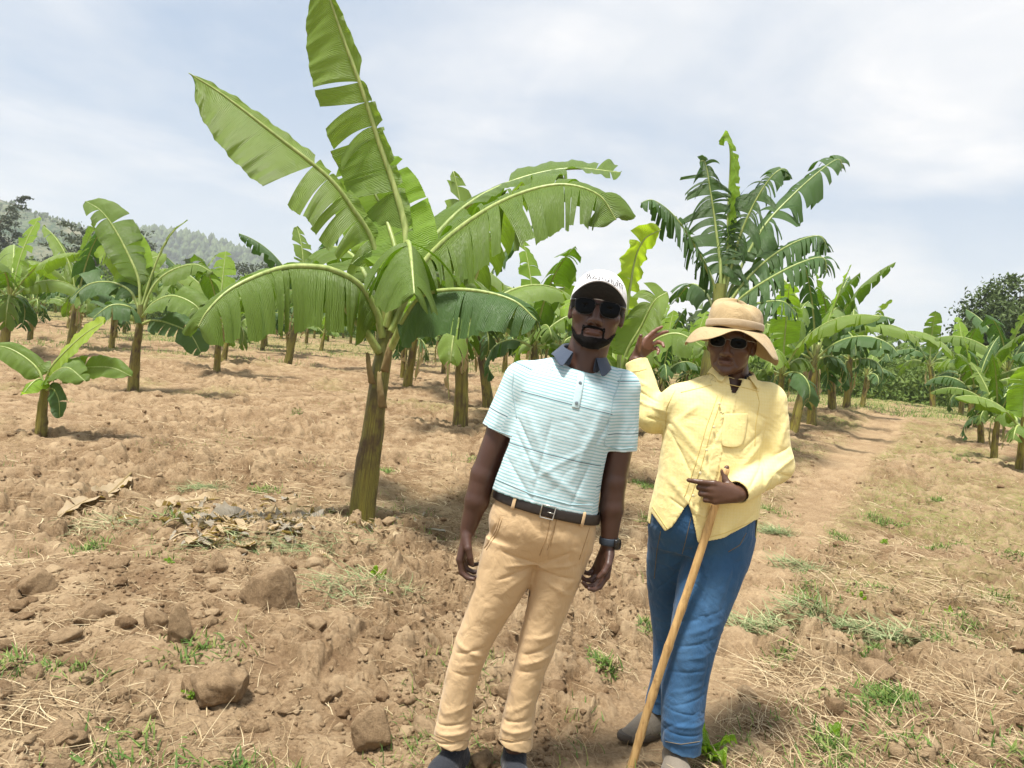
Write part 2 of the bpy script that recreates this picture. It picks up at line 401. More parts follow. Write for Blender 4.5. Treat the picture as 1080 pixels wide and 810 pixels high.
def spots(l): return [(*ground_hit(a, b)[:2], sx, sy) for a, b, sx, sy in l]
tag(blades('cut_weeds', PALEG, 1500, 1, 2, (.06, .24), (.003, .008), (.05, .6), lambda x, y: 1+0*x, 9, centre=spots([(800, 658, .10, .06), (850, 660, .13, .06), (905, 672, .13, .05), (950, 682, .10, .04), (845, 600, .09, .05), (820, 560, .06, .05)])), 'wilted green weeds cut and heaped beside the path', kind='stuff')
tag(blades('plucked_weeds', PALEG, 1200, 1, 2, (.05, .22), (.002, .006), (.05, .5), lambda x, y: 1+0*x, 10, centre=spots([(330, 600, .22, .06), (400, 632, .12, .07), (120, 560, .18, .08), (250, 590, .2, .05), (215, 512, .12, .05), (365, 650, .12, .1)])), 'wilted weeds and stems on the mound by the near plant', kind='stuff')
tag(blades('stalk_heap', STRAW, 1000, 1, 2, (.10, .42), (.0015, .0042), (0, .3), lambda x, y: 1+0*x, 12, centre=spots([(340, 590, .25, .05), (400, 640, .14, .10), (960, 640, .3, .12), (1010, 750, .3, .12), (850, 720, .15, .15), (60, 780, .3, .1), (1040, 650, .3, .1)])), 'tangled dry stalks heaped on the tilled soil', kind='stuff')

rgw = np.random.default_rng(3); cl_ = []
for _ in range(230):
    a_ = rgw.uniform(-R(40), R(40)); r_ = math.exp(rgw.uniform(math.log(2.0), math.log(14))); x_, y_ = r_*math.sin(a_), r_*math.cos(a_)
    if path_mask(np.array([x_]), np.array([y_]))[0] < .2 and (rgw.random() < (.95 if x_ > .15*y_ else .22)): cl_.append((x_, y_, rgw.uniform(.03, .14), rgw.uniform(.03, .10)))
tag(blades('weed_tufts', GREEN, 15000, 1, 2, (.015, .075), (.003, .010), (.2, 1.3), lambda x, y: 1+0*x, 31, centre=cl_), 'tufts of mixed small green weeds over the field', kind='stuff')
tag(blades('dry_tufts', STRAW, 6000, 1, 2, (.03, .12), (.001, .003), (.1, 1.2), lambda x, y: 1+0*x, 32, centre=[(c[0]+rgw.normal(0, .3), c[1]+rgw.normal(0, .3), c[2]*1.5, c[3]*1.5) for c in cl_]), 'tufts of dry root fibres over the field', kind='stuff')
# ---------------------------------------------------------------- banana plants
def lamina_mat(name, top, under, young=0.0, trans=.35):
    m, nt, out = new_mat(name); n = N(nt); uv = n.tc('UV'); sep = n('ShaderNodeSeparateXYZ', {0: uv}); obj = n.tc('Object')
    v = sep.outputs[1]; u = sep.outputs[0]
    # side veins run from the midrib to the edge
    jit = n.math('MULTIPLY', n.noise(obj, 9, 2), .03)
    vein = n.math('SINE', n.math('MULTIPLY', n.math('ADD', v, jit), 520.0))
    vein2 = n.noise(n('ShaderNodeCombineXYZ', {0: n.math('MULTIPLY', u, 1.2), 1: n.math('MULTIPLY', v, 55.0)}).outputs[0], 1.0, 4, .7)
    blotch = n.noise(obj, 5, 4, .6)
    c = n.mix(n.ramp(vein2, [(.3, 0), (.7, 1)]), tuple(x*.55 for x in top), tuple(min(1, x*1.45) for x in top))
    c = n.mix(n.math('MULTIPLY', blotch, .5), c, tuple(min(1, x*1.45) for x in top))
    back = n('ShaderNodeNewGeometry').outputs['Backfacing']
    c = n.mix(back, c, under)
    age = n('ShaderNodeAttribute', attribute_name='dry').outputs['Fac']
    edge = n.math('MULTIPLY', n.math('GREATER_THAN', n.math('ADD', n.math('MULTIPLY', u, u), n.math('MULTIPLY', n.math('SUBTRACT', blotch, .5), .5)), 1.06), .8)
    c = n.mix(n.math('MAXIMUM', edge, age), c, (.17, .105, .045))
    h = n.math('ADD', n.math('MULTIPLY', vein, .25), n.math('MULTIPLY', vein2, 1.0))
    nm = n.bump(h, .8, .009)
    b = principled(n, c, .42, .36, nm)
    tcol = n.mix(1.0, c, (1.7, 1.75, .6), 'MULTIPLY')
    tr = n('ShaderNodeBsdfTranslucent', {'Color': tcol, 'Normal': nm}); mx = n('ShaderNodeMixShader', {0: trans, 1: b.outputs[0], 2: tr.outputs[0]})
    n.link(mx.outputs[0], out.inputs[0]); return m
LAM = {'mid': lamina_mat('leaf_green', (.075, .145, .014), (.135, .215, .04)),
       'dark': lamina_mat('leaf_dark_green', (.042, .10, .022), (.075, .145, .045), trans=.28),
       'pale': lamina_mat('leaf_pale_green', (.135, .225, .028), (.19, .285, .06)),
       'young': lamina_mat('leaf_young', (.20, .33, .035), (.24, .38, .06), trans=.5),
       'sun': lamina_mat('leaf_yellow_green', (.27, .40, .03), (.32, .45, .045), trans=.5),
       'dead': lamina_mat('leaf_dead', (.40, .29, .16), (.46, .35, .21), trans=.15),
       'ash': lamina_mat('leaf_dead_grey', (.23, .195, .145), (.30, .26, .20), trans=.1)}
def rib_mat():
    m, nt, out = new_mat('midrib'); n = N(nt); v = n.tc(); f = n.noise(n.mapping(v, (8, 8, 2)), 4)
    c = n.ramp(f, [(.3, (.20, .28, .06)), (.7, (.42, .48, .17))]); b = principled(n, c, .4, .5); n.link(b.outputs[0], out.inputs[0]); return m
RIB = rib_mat()
def trunk_mat(name='pseudostem'):
    m, nt, out = new_mat(name); n = N(nt); uv = n.tc('UV'); o = n.tc()
    st = n.noise(n.mapping(uv, (9, .9, 1)), 2.2, 5, .65); bl = n.noise(n.mapping(o, (1, 1, .5)), 6, 4, .6); fi = n.noise(n.mapping(uv, (60, 6, 1)), 2, 3, .6)
    c = n.ramp(st, [(.28, (.045, .03, .012)), (.42, (.12, .095, .022)), (.55, (.26, .22, .035)), (.68, (.17, .21, .04)), (.85, (.46, .38, .12))])
    c = n.mix(n.ramp(bl, [(.48, 0), (.60, .9)]), c, (.075, .042, .02))
    c = n.mix(n.math('MULTIPLY', n.ramp(fi, [(.45, 0), (.8, 1)]), .45), c, (.06, .045, .015))
    sep = n('ShaderNodeSeparateXYZ', {0: uv}).outputs[1]
    top = n.ramp(n('ShaderNodeMapRange', {0: sep, 1: 1.0, 2: 1.7}).outputs[0], [(0, 0), (1, 1)])
    c = n.mix(n.math('MULTIPLY', top, .5), c, (.20, .26, .07))
    b = principled(n, c, .5, .4, n.bump(n.math('ADD', st, n.math('MULTIPLY', fi, .5)), .5, .01)); n.link(b.outputs[0], out.inputs[0]); return m
TRUNK = trunk_mat()
DRYSHEATH = simple_mat('dry_sheath', (.24, .18, .085), .8, .2, .4, 14, .6)

def leaf_mesh(name, pts, W, kind='mid', face=(0, 0, 1), pf=.18, rib=(.026, .004), tears=8, droop=.8, dvar=.5, vee=.35, gap=.25,
              sides=(1, 1), sidedroop=None, seed=0, nt=54, ns=6, shred=0.0, dry=0.0, ruffle=.01, pleat=0.0, cuts_=None, tip=1.0, parent=None, split=True):
    rg = np.random.default_rng(seed+101); p = spline(pts, nt+14); n0 = int(pf*len(p)); T = tangents(p)
    L = np.linalg.norm(np.diff(p, axis=0), axis=1).sum(); face = nrm(face)
    g = Geo(); rb = Geo()
    s = np.linspace(0, 1, len(p)); rr = rib[0]*(1-s)**.8+rib[1]
    add_tube(rb, p, rr, 7, 0 if split else 1, True)
    lam = p[n0:]; TT = T[n0:]; K = len(lam); q = np.linspace(0, 1, K); lenl = L*(1-pf)
    w = W*np.sqrt(np.clip(1-(1-np.minimum(q/.17, 1))**2, 0, 1)+.0006)*np.sqrt(np.clip(1-(np.maximum(q-.50, 0)/.50)**2.4*tip, .0, 1))
    w = w*(.90+.16*np.sin(q*PI))
    down = np.array([0, 0, -1.0]); dryA = []
    S0 = []
    for i in range(K):
        S = np.cross(TT[i], face); nn = np.linalg.norm(S)
        S = S/nn if nn > .05 else (S0[-1] if S0 else np.array([1.0, 0, 0]))
        if S0 and S@S0[-1] < 0 and abs(S@S0[-1]) > .5: S = -S
        S0.append(S)
    S0 = np.array(S0); N0 = np.cross(S0, TT)
    def at(arr, x):
        x = np.clip(x, 0, 1)*(K-1); i = np.minimum(x.astype(int), K-2); f = (x-i)
        return arr[i]*(1-f)[..., None]+arr[i+1]*f[..., None] if arr.ndim == 2 else arr[i]*(1-f)+arr[i+1]*f
    for si, sg in enumerate((1, -1)):
        if sides[si] <= 0: continue
        nte = max(0, int(tears*rg.uniform(.8, 1.2)))
        cuts = np.sort(rg.uniform(.06, .97, nte)) if cuts_ is None else np.array(cuts_)+rg.normal(0, .006, len(cuts_)); nte = len(cuts); cuts = [0]+[c for i, c in enumerate(cuts) if i == 0 or c-cuts[i-1] > .012]+[1]
        dr0 = droop if sidedroop is None else sidedroop[si]
        for a, b in zip(cuts[:-1], cuts[1:]):
            nc = max(3, int((b-a)*nt)+1); t = np.linspace(a, b, nc); tc = (a+b)/2
            d = max(0.0, dr0*(1+rg.normal(0, dvar))+rg.random()**5*1.4*(nte > 2)+(.7 if nte > 2 and b-a < .06 else 0)*rg.random()); drift = rg.normal(0, .05+shred*.10); lift = vee+rg.normal(0, .08)
            shrink = 1-gap*rg.random()-(.0 if b-a > .06 else .12*shred)
            sc = sides[si]*(1-shred*.35*rg.random()); curl = rg.normal(0, .5); dd = 1.0 if rg.random() < dry else 0.0
            base = at(lam, t); Tn = at(TT, t); Sn = at(S0, t)*sg; Nn = at(N0, t); ww = at(w, t)*sc
            D = Sn*math.cos(lift)+Nn*math.sin(lift); pos = base.copy()+0; rows = [pos.copy()]
            e = ww.mean(); jag = rg.normal(0, .03+.05*shred, nc)*e
            for j in range(1, ns+1):
                x = j/ns
                Dj = D+down*(d*x**1.1)+Tn*(.18+drift*x*2)
                Dj = Dj/np.linalg.norm(Dj, axis=1)[:, None]
                pos = pos+Dj*((ww+(jag if j == ns else 0))/ns)[:, None]
                # strips narrow away from the midrib and ruffle
                q2 = pos+(pos[nc//2]-pos)*(1-shrink)*x*(1.0 if nte else 0)
                ph = t*lenl*17+seed
                off = Nn*(np.sin(ph*1.7+x*3)*ruffle*x+np.sin(ph*4.1+sg)*ruffle*.4*x+pleat*np.sin(t*lenl*88+4.5*np.sin(t*lenl*19+sg+seed)+2*np.sin(t*lenl*7.3)+x*1.2)*(.55+.45*np.sin(t*lenl*11+seed))*min(1, x*3)*(1-.3*x))[:, None]
                off = off+Nn*(curl*.10*x*x*((t-tc)/(b-a+1e-6)))[:, None]*min(1, (b-a)*6)
                rows.append(q2+off)
            V = np.stack(rows, 1); u = np.broadcast_to(np.linspace(0, 1, ns+1), (nc, ns+1)); vv = np.broadcast_to((t*lenl)[:, None], (nc, ns+1))
            g.add(V.reshape(-1, 3), grid_faces(nc, ns+1, False, 0, sg > 0), np.stack([u, vv+u*.03], -1).reshape(-1, 2), 0); dryA.append(np.full(V.size//3, dd))
    if split:
        me = g.mesh(name, [LAM[kind]]); a = me.attributes.new('dry', 'FLOAT', 'POINT'); a.data.foreach_set('value', np.concatenate(dryA).astype(np.float32))
        return me, rb.mesh(name+'_rib', [RIB])
    nv = g.n
    for f_, m_ in zip(rb.f, rb.m): pass
    g2 = Geo(); g2.v = g.v+rb.v; g2.f = g.f+[f+nv for f in rb.f]; g2.uv = g.uv+rb.uv; g2.m = g.m+rb.m; g2.n = nv+rb.n
    me = g2.mesh(name, [LAM[kind], RIB]); a = me.attributes.new('dry', 'FLOAT', 'POINT')
    a.data.foreach_set('value', np.concatenate(dryA+[np.zeros(rb.n)]).astype(np.float32)); return me, None

def trunk_mesh(pts, r0, r1, seed=0, n=40, k=28, sheaths=5):
    rg = np.random.default_rng(seed); p = spline(pts, n); T = tangents(p)
    s = np.linspace(0, 1, n); L = np.linalg.norm(np.diff(p, axis=0), axis=1).sum()
    r = r0+(r1-r0)*s**.8; r = r*(1+.10*np.exp(-(s/.06)**2))
    a = np.linspace(0, 2*PI, k, endpoint=False); u = np.array([1.0, 0, 0]); V = []; UV = []
    starts = [(rg.uniform(0, 2*PI), rg.uniform(.25, .95), rg.uniform(.5, 1.1)) for _ in range(sheaths)]
    for i in range(n):
        u = nrm(u-(u@T[i])*T[i]); w = np.cross(T[i], u); rad = r[i]*(1+.05*np.sin(a*2+seed+s[i]*2)+.03*np.sin(a*5+s[i]*4+seed))
        for (a0, top, wid) in starts:      # leaf sheaths end in steps round the stem
            dlt = np.abs((a-a0-s[i]*1.2+PI) % (2*PI)-PI)
            rad = rad+.007*(dlt < wid)*(s[i] < top)+.004*np.exp(-((dlt-wid)/.12)**2)*(s[i] < top)
        V.append(p[i]+np.cos(a)[:, None]*u*rad[:, None]+np.sin(a)[:, None]*w*rad[:, None]); UV.append(np.stack([np.sin(a)*.5+.3*np.cos(a*2), np.full(k, s[i]*L)], 1))
    g = Geo(); g.add(np.vstack(V), grid_faces(n, k, True), np.vstack(UV), 0)
    return g.mesh('trunk', [TRUNK])

def hero_plant(name, base, label, cat, group, trunk_pts, r0, r1, leaves, seed=0, lf_nt=60):
    root = tag(empty(name, tuple(base)), label, cat, group)
    b = np.array(base)
    link('trunk', trunk_mesh([np.array(q)-b for q in trunk_pts], r0, r1, seed), root)
    for i, lf in enumerate(leaves):
        lf = dict(lf); pts = [np.array(q)-b for q in lf.pop('pts')]; lab = lf.pop('label', None)
        kw_ = dict(nt=lf_nt, ns=8, pleat=.0020); kw_.update(lf); me, rb = leaf_mesh('leaf', pts, seed=seed*31+i, **kw_); o = link('leaf', me, root); link('midrib', rb, o)
        if lab: o['label'] = lab
    return root
def px3(l, d0=None): return [P(*q) if len(q) == 3 else P(q[0], q[1], d0) for q in l]

# ---- the near plant
D = (TREE0-CAM)@_f; D = float(D)
b0 = np.array([TREE0[0], TREE0[1], float(ground_z(TREE0[0], TREE0[1], False))-.08])
def dp(px, py, dd=0): return P(px, py, D+dd)
trunk = [b0, dp(383, 540), dp(390, 480), dp(398, 420), dp(405, 370), dp(410, 325), dp(416, 280)]
L = []
L.append(dict(pts=[dp(408, 335), dp(424, 280, .05), dp(428, 245, .1), dp(417, 200, .12), dp(400, 150, .1), dp(384, 100, .05), dp(364, 45, 0), dp(347, -5, -.05), dp(338, -38, -.1)],
              W=.35, kind='pale', face=(-.35, -.9, .1), pf=.16, cuts_=[.06, .12, .26, .33, .44, .47, .55, .62], droop=.10, dvar=.9, vee=.12, gap=.35, sides=(.22, 1.05), sidedroop=(.05, .42), rib=(.03, .004), label='tallest upright leaf torn into pale green flags'))
L.append(dict(pts=[dp(402, 350), dp(402, 300, .1), dp(393, 255, .1), dp(372, 220, 0), dp(345, 186, -.1), dp(290, 142, -.25), dp(235, 100, -.4), dp(199, 77, -.5)],
              W=.37, kind='pale', face=(.50, -.75, .45), pf=.22, cuts_=[.07, .12, .2, .28, .31, .40, .47], droop=.75, dvar=.4, vee=.0, gap=.25, sides=(.25, 1.1), sidedroop=(.4, .8), rib=(.024, .004)))
L.append(dict(pts=[dp(408, 345, -.05), dp(416, 300), dp(418, 268, .05), dp(405, 225, .2), dp(388, 190, .3), dp(375, 165, .35)],
              W=.36, kind='young', face=(-.2, -.95, .2), pf=.25, tears=3, droop=.15, vee=.1, gap=.1, rib=(.026, .003), label='broad yellow green young leaf'))
L.append(dict(pts=[dp(412, 345), dp(430, 300, .2), dp(455, 255, .4), dp(495, 215, .5), dp(545, 190, .5), dp(600, 178, .45), dp(655, 182, .4)],
              W=.46, kind='mid', face=(-.3, -.45, 1), pf=.2, tears=6, droop=.7, dvar=.4, vee=.25, gap=.2, rib=(.028, .004)))
L.append(dict(pts=[dp(412, 350, -.1), dp(430, 310, -.1), dp(452, 272, -.1), dp(492, 236, -.15), dp(540, 208, -.2), dp(590, 195, -.25), dp(630, 205, -.3), dp(650, 232, -.3)],
              W=.56, kind='mid', face=(-.3, -.6, .9), pf=.16, tears=20, droop=1.5, dvar=.35, vee=.2, gap=.35, shred=.4, rib=(.030, .004)))
L.append(dict(pts=[dp(408, 345, -.1), dp(420, 290, -.2), dp(427, 262, -.45), dp(431, 256, -.75), dp(434, 275, -1.0), dp(437, 310, -1.2)],
              W=.42, kind='mid', face=(0, -.25, 1), pf=.25, tears=9, droop=2.3, dvar=.3, vee=-.1, gap=.15, rib=(.028, .004)))
L.append(dict(pts=[dp(404, 356, -.05), dp(397, 330, -.1), dp(380, 302, -.2), dp(350, 285, -.35), dp(318, 281, -.45), dp(292, 284, -.55), dp(262, 295, -.7), dp(238, 309, -.8), dp(219, 328, -.88), dp(209, 345, -.9)],
              W=.47, kind='mid', face=(0, -.7, 1), pf=.08, tears=17, droop=3.2, dvar=.25, vee=.1, gap=.22, rib=(.030, .004), label='long arching leaf hanging towards the left'))
L.append(dict(pts=[dp(412, 368, -.1), dp(428, 335, -.25), dp(446, 313, -.4), dp(475, 306, -.5), dp(510, 308, -.6), dp(543, 318, -.7), dp(566, 338, -.75)],
              W=.36, kind='dark', face=(0, -.8, 1), pf=.16, tears=8, droop=2.4, dvar=.25, vee=.1, gap=.15, rib=(.026, .004)))
L.append(dict(pts=[dp(402, 345, .15), dp(390, 300, .5), dp(370, 268, .8), dp(345, 262, 1.0), dp(322, 285, 1.2)],
              W=.30, kind='mid', face=(0, -.4, 1), pf=.3, tears=8, droop=1.3, vee=.1, gap=.3, rib=(.024, .003)))
L.append(dict(pts=[dp(410, 345, .15), dp(425, 310, .4), dp(455, 290, .8), dp(490, 290, 1.2), dp(520, 310, 1.5)],
              W=.30, kind='mid', face=(0, -.4, 1), pf=.3, tears=8, droop=1.4, vee=.1, gap=.3, rib=(.024, .003)))
near = hero_plant('banana_plant', b0, 'tall torn leaved banana plant standing alone nearest behind the man in the striped polo', 'banana plant', 'banana plants in the field', trunk, .089, .062, L, 3, 170)
g = Geo(); add_tube(g, spline([dp(400, 372, -.06)-b0, dp(386, 350, -.14)-b0, dp(370, 333, -.2)-b0, dp(362, 318, -.22)-b0], 14), np.linspace(.034, .020, 14), 9); link('petiole', g.mesh('petiole', [RIB]), near)
# loose dry sheaths and cut petiole stubs on its stem
def sheath(root, p0, p1, w, seed):
    rg = np.random.default_rng(seed); n = 14; t = np.linspace(0, 1, n)[:, None]; c = np.array(p0)*(1-t)+np.array(p1)*t; k = 7; V = []
    c[:, 1] -= .03*np.sin(t[:, 0]*PI)
    for i in range(n):
        a = np.linspace(-1, 1, k); ww = w*(1-.6*i/n)
        V.append(c[i]+np.stack([a*ww, -np.sqrt(1.02-a*a*.9)*ww*.7+rg.normal(0, .004, k), rg.normal(0, .004, k)], 1))
    g = Geo(); g.add(np.vstack(V), grid_faces(n, k)); me = g.mesh('dry_sheath', [DRYSHEATH]); o = link('dry_sheath', me, root); s = o.modifiers.new('s', 'SOLIDIFY'); s.thickness = .004
for i, (a, b_, w) in enumerate((((406, 392), (415, 352), .034), ((393, 405), (388, 372), .030), ((404, 430), (400, 392), .036))):
    sheath(near, dp(*a, -.07)-b0, dp(*b_, -.10)-b0, w, i)

# ---- the tall shredded plant behind the man in yellow
def place(px, py, d):
    q = P(px, py, d); return np.array([q[0], q[1], float(ground_z(q[0], q[1], False))-.05])
D2 = 11.0
def d2(px, py, dd=0): return P(px, py, D2+dd)
b2 = place(741, 440, D2)
L = [dict(pts=[d2(755, 330), d2(752, 300), d2(738, 268, -.2), d2(722, 242, -.4), d2(705, 222, -.5), d2(688, 211, -.6), d2(676, 214, -.6)], W=0.54, kind='dark', face=(-.2, -.5, 1), tears=40, droop=3.0, shred=1, gap=.5, pf=.2),
     dict(pts=[d2(758, 320), d2(760, 285), d2(755, 240, .1), d2(749, 200, .1), d2(744, 172, .1), d2(738, 170, .1)], W=0.56, kind='dark', face=(-.3, -.9, .2), tears=34, droop=1.6, shred=1, gap=.5, pf=.2, sidedroop=(1.4, 1.8)),
     dict(pts=[d2(761, 320), d2(767, 270), d2(768, 220), d2(770, 180), d2(770, 160), d2(768, 150), d2(763, 144), d2(758, 149)], W=.22, kind='young', face=(.9, -.5, 0), tears=3, droop=.1, gap=.2, pf=.3, label='rolled young spear leaf with curled tip'),
     dict(pts=[d2(760, 325), d2(772, 280), d2(782, 245, -.1), d2(798, 210, -.2), d2(815, 185, -.3), d2(827, 178, -.3), d2(831, 186, -.3)], W=0.51, kind='dark', face=(-.3, -.7, .7), tears=34, droop=2.6, shred=1, gap=.5, pf=.18),
     dict(pts=[d2(762, 325), d2(780, 285, .2), d2(805, 240, .3), d2(835, 207, .4), d2(865, 180, .4), d2(884, 168, .4), d2(889, 178, .4)], W=0.51, kind='dark', face=(-.3, -.7, .8), tears=30, droop=2.6, shred=.9, gap=.5, pf=.3),
     dict(pts=[d2(762, 330), d2(785, 298, -.1), d2(812, 272, -.2), d2(840, 255, -.3), d2(864, 249, -.4), d2(873, 262, -.4)], W=0.49, kind='dark', face=(-.2, -.6, 1), tears=36, droop=2.8, shred=1, gap=.5, pf=.2),
     dict(pts=[d2(762, 335), d2(785, 312, -.3), d2(815, 292, -.5), d2(845, 277, -.6), d2(868, 272, -.7), d2(872, 288, -.7)], W=0.49, kind='dark', face=(-.2, -.6, 1), tears=36, droop=2.8, shred=1, gap=.5, pf=.2),
     dict(pts=[d2(760, 340), d2(780, 328, -.3), d2(800, 320, -.6), d2(825, 318, -.8), d2(840, 330, -.8)], W=0.44, kind='dark', face=(-.2, -.6, 1), tears=22, droop=2.8, shred=1, gap=.5, pf=.2),
     dict(pts=[d2(757, 340, .1), d2(745, 310, .4), d2(728, 300, .8), d2(712, 318, 1.1)], W=0.44, kind='dark', face=(.2, -.6, 1), tears=14, droop=1.6, shred=1, gap=.5, pf=.2)]
hero_plant('banana_plant', b2, 'tallest dark banana plant with leaves shredded into strips behind the tan hat', 'banana plant', 'banana plants in the field',
           [b2, d2(744, 420), d2(750, 370), d2(756, 330), d2(760, 300)], .13, .09, L, 9, 110)

# ---- bright upright leaved plant between the two men
D3 = 8.6
def d3(px, py, dd=0): return P(px, py, D3+dd)
b3 = place(652, 440, D3)
L = [dict(pts=[d3(651, 400), d3(653, 378), d3(658, 345), d3(664, 305), d3(670, 272), d3(680, 252), d3(697, 242)], W=.24, kind='sun', face=(.75, -.65, .1), tears=4, droop=.10, vee=-.15, gap=.1, pf=.2, ruffle=.03, label='upright yellow green leaf'),
     dict(pts=[d3(653, 402), d3(662, 370, -.1), d3(676, 345, -.2), d3(690, 318, -.3), d3(704, 308, -.3)], W=.30, kind='pale', face=(-.4, -.8, .5), tears=4, droop=.8, gap=.1, pf=.25),
     dict(pts=[d3(652, 405), d3(668, 385, -.3), d3(690, 360, -.5), d3(715, 352, -.6), d3(742, 366, -.7)], W=.33, kind='mid', face=(0, -.8, 1), tears=6, droop=1.8, gap=.15, pf=.15),
     dict(pts=[d3(652, 405), d3(640, 380, -.2), d3(625, 360, -.4), d3(606, 362, -.6)], W=.30, kind='mid', face=(0, -.8, 1), tears=5, droop=1.8, gap=.15, pf=.15),
     dict(pts=[d3(651, 405), d3(645, 370, .2), d3(632, 335, .4), d3(612, 318, .6), d3(590, 325, .8)], W=.30, kind='young', face=(0, -.8, 1), tears=5, droop=1.2, gap=.15, pf=.2)]
hero_plant('banana_plant', b3, 'banana plant with one upright glowing yellow green leaf between the two men', 'banana plant', 'banana plants in the field', [b3, d3(650, 430), d3(651, 415), d3(652, 398)], .10, .07, L, 12)

# ---- plant at left with a thin spear
D4 = 13.0
def d4(px, py, dd=0): return P(px, py, D4+dd)
b4 = place(142, 394, D4)
L = [dict(pts=[d4(148, 325), d4(146, 295), d4(135, 268), d4(120, 240), d4(106, 222), d4(90, 212)], W=.34, kind='mid', face=(.5, -.7, .5), tears=6, droop=.7, gap=.3, pf=.2),
     dict(pts=[d4(149, 325), d4(148, 300, .1), d4(140, 275, .2), d4(122, 258, .3), d4(104, 272, .4)], W=.40, kind='young', face=(-.2, -.8, .6), tears=4, droop=.9, gap=.2, pf=.2),
     dict(pts=[d4(150, 322), d4(160, 290), d4(170, 265), d4(182, 245), d4(198, 232)], W=.02, kind='pale', face=(0, -1, 0), tears=0, droop=.0, pf=.5, rib=(.018, .006), label='thin bare spear'),
     dict(pts=[d4(150, 330), d4(162, 302), d4(180, 286), d4(205, 279), d4(224, 287)], W=.32, kind='mid', face=(0, -.8, 1), tears=7, droop=1.6, gap=.3, pf=.2),
     dict(pts=[d4(148, 330), d4(138, 308), d4(118, 298), d4(94, 300), d4(74, 316)], W=.34, kind='dark', face=(0, -.8, 1), tears=7, droop=1.6, gap=.3, pf=.2),
     dict(pts=[d4(150, 335), d4(162, 320, -.3), d4(182, 312, -.5), d4(206, 322, -.6), d4(216, 340, -.6)], W=.32, kind='mid', face=(0, -.8, 1), tears=7, droop=1.6, gap=.3, pf=.2),
     dict(pts=[d4(150, 342), d4(162, 338, -.2), d4(180, 342, -.3), d4(200, 352, -.3), d4(212, 372, -.3)], W=.30, kind='dark', face=(0, -.8, 1), tears=6, droop=1.0, gap=.3, pf=.2),
     dict(pts=[d4(148, 340), d4(138, 325, -.3), d4(118, 322, -.5), d4(98, 335, -.6)], W=.32, kind='dark', face=(0, -.8, 1), tears=6, droop=1.6, gap=.3, pf=.2),
     dict(pts=[d4(149, 330), d4(150, 300, .3), d4(158, 275, .6), d4(176, 268, .8)], W=.30, kind='pale', face=(0, -.8, .6), tears=4, droop=1.0, gap=.2, pf=.2)]
hero_plant('banana_plant', b4, 'banana plant at the left with a thin bare spear rising from its crown', 'banana plant', 'banana plants in the field', [b4, d4(143, 372), d4(147, 345), d4(149, 322)], .082, .055, L, 14)

# ---- short young plant at left
D5 = 8.4
def d5(px, py, dd=0): return P(px, py, D5+dd)
b5 = place(44, 442, D5)
L = [dict(pts=[d5(47, 405), d5(54, 388, -.1), d5(70, 370, -.2), d5(90, 352, -.3), d5(112, 338, -.4)], W=.17, kind='sun', face=(-.45, -.85, .5), tears=0, droop=.15, vee=-.05, pf=.12, rib=(.014, .002), label='glowing yellow green leaf'),
     dict(pts=[d5(46, 405), d5(40, 390), d5(25, 376), d5(5, 366), d5(-14, 366)], W=.17, kind='mid', face=(.1, -.9, .8), tears=1, droop=.9, pf=.12, rib=(.014, .002)),
     dict(pts=[d5(48, 405), d5(66, 394, -.1), d5(90, 388, -.2), d5(118, 388, -.3), d5(139, 397, -.3)], W=.15, kind='mid', face=(0, -.9, .8), tears=2, droop=.9, pf=.12, rib=(.014, .002)),
     dict(pts=[d5(48, 406), d5(58, 393, -.2), d5(72, 388, -.4), d5(90, 402, -.5)], W=.16, kind='mid', face=(0, -.9, 1), tears=1, droop=1.0, pf=.12, rib=(.014, .002)),
     dict(pts=[d5(47, 408), d5(42, 400, -.1), d5(34, 404, -.2), d5(24, 416, -.3)], W=.12, kind='young', face=(0, -.9, 1), tears=1, droop=.8, pf=.12, rib=(.012, .002)),
     dict(pts=[d5(48, 412), d5(56, 410, -.1), d5(62, 422, -.2), d5(63, 441, -.2)], W=.10, kind='dark', face=(0, -.9, .3), tears=1, droop=.4, pf=.2, rib=(.010, .002))]
hero_plant('banana_plant', b5, 'short young banana plant with one glowing yellow green leaf low at the left edge', 'banana plant', 'banana plants in the field', [b5, d5(45, 428), d5(47, 412), d5(48, 404)], .055, .035, L, 17)

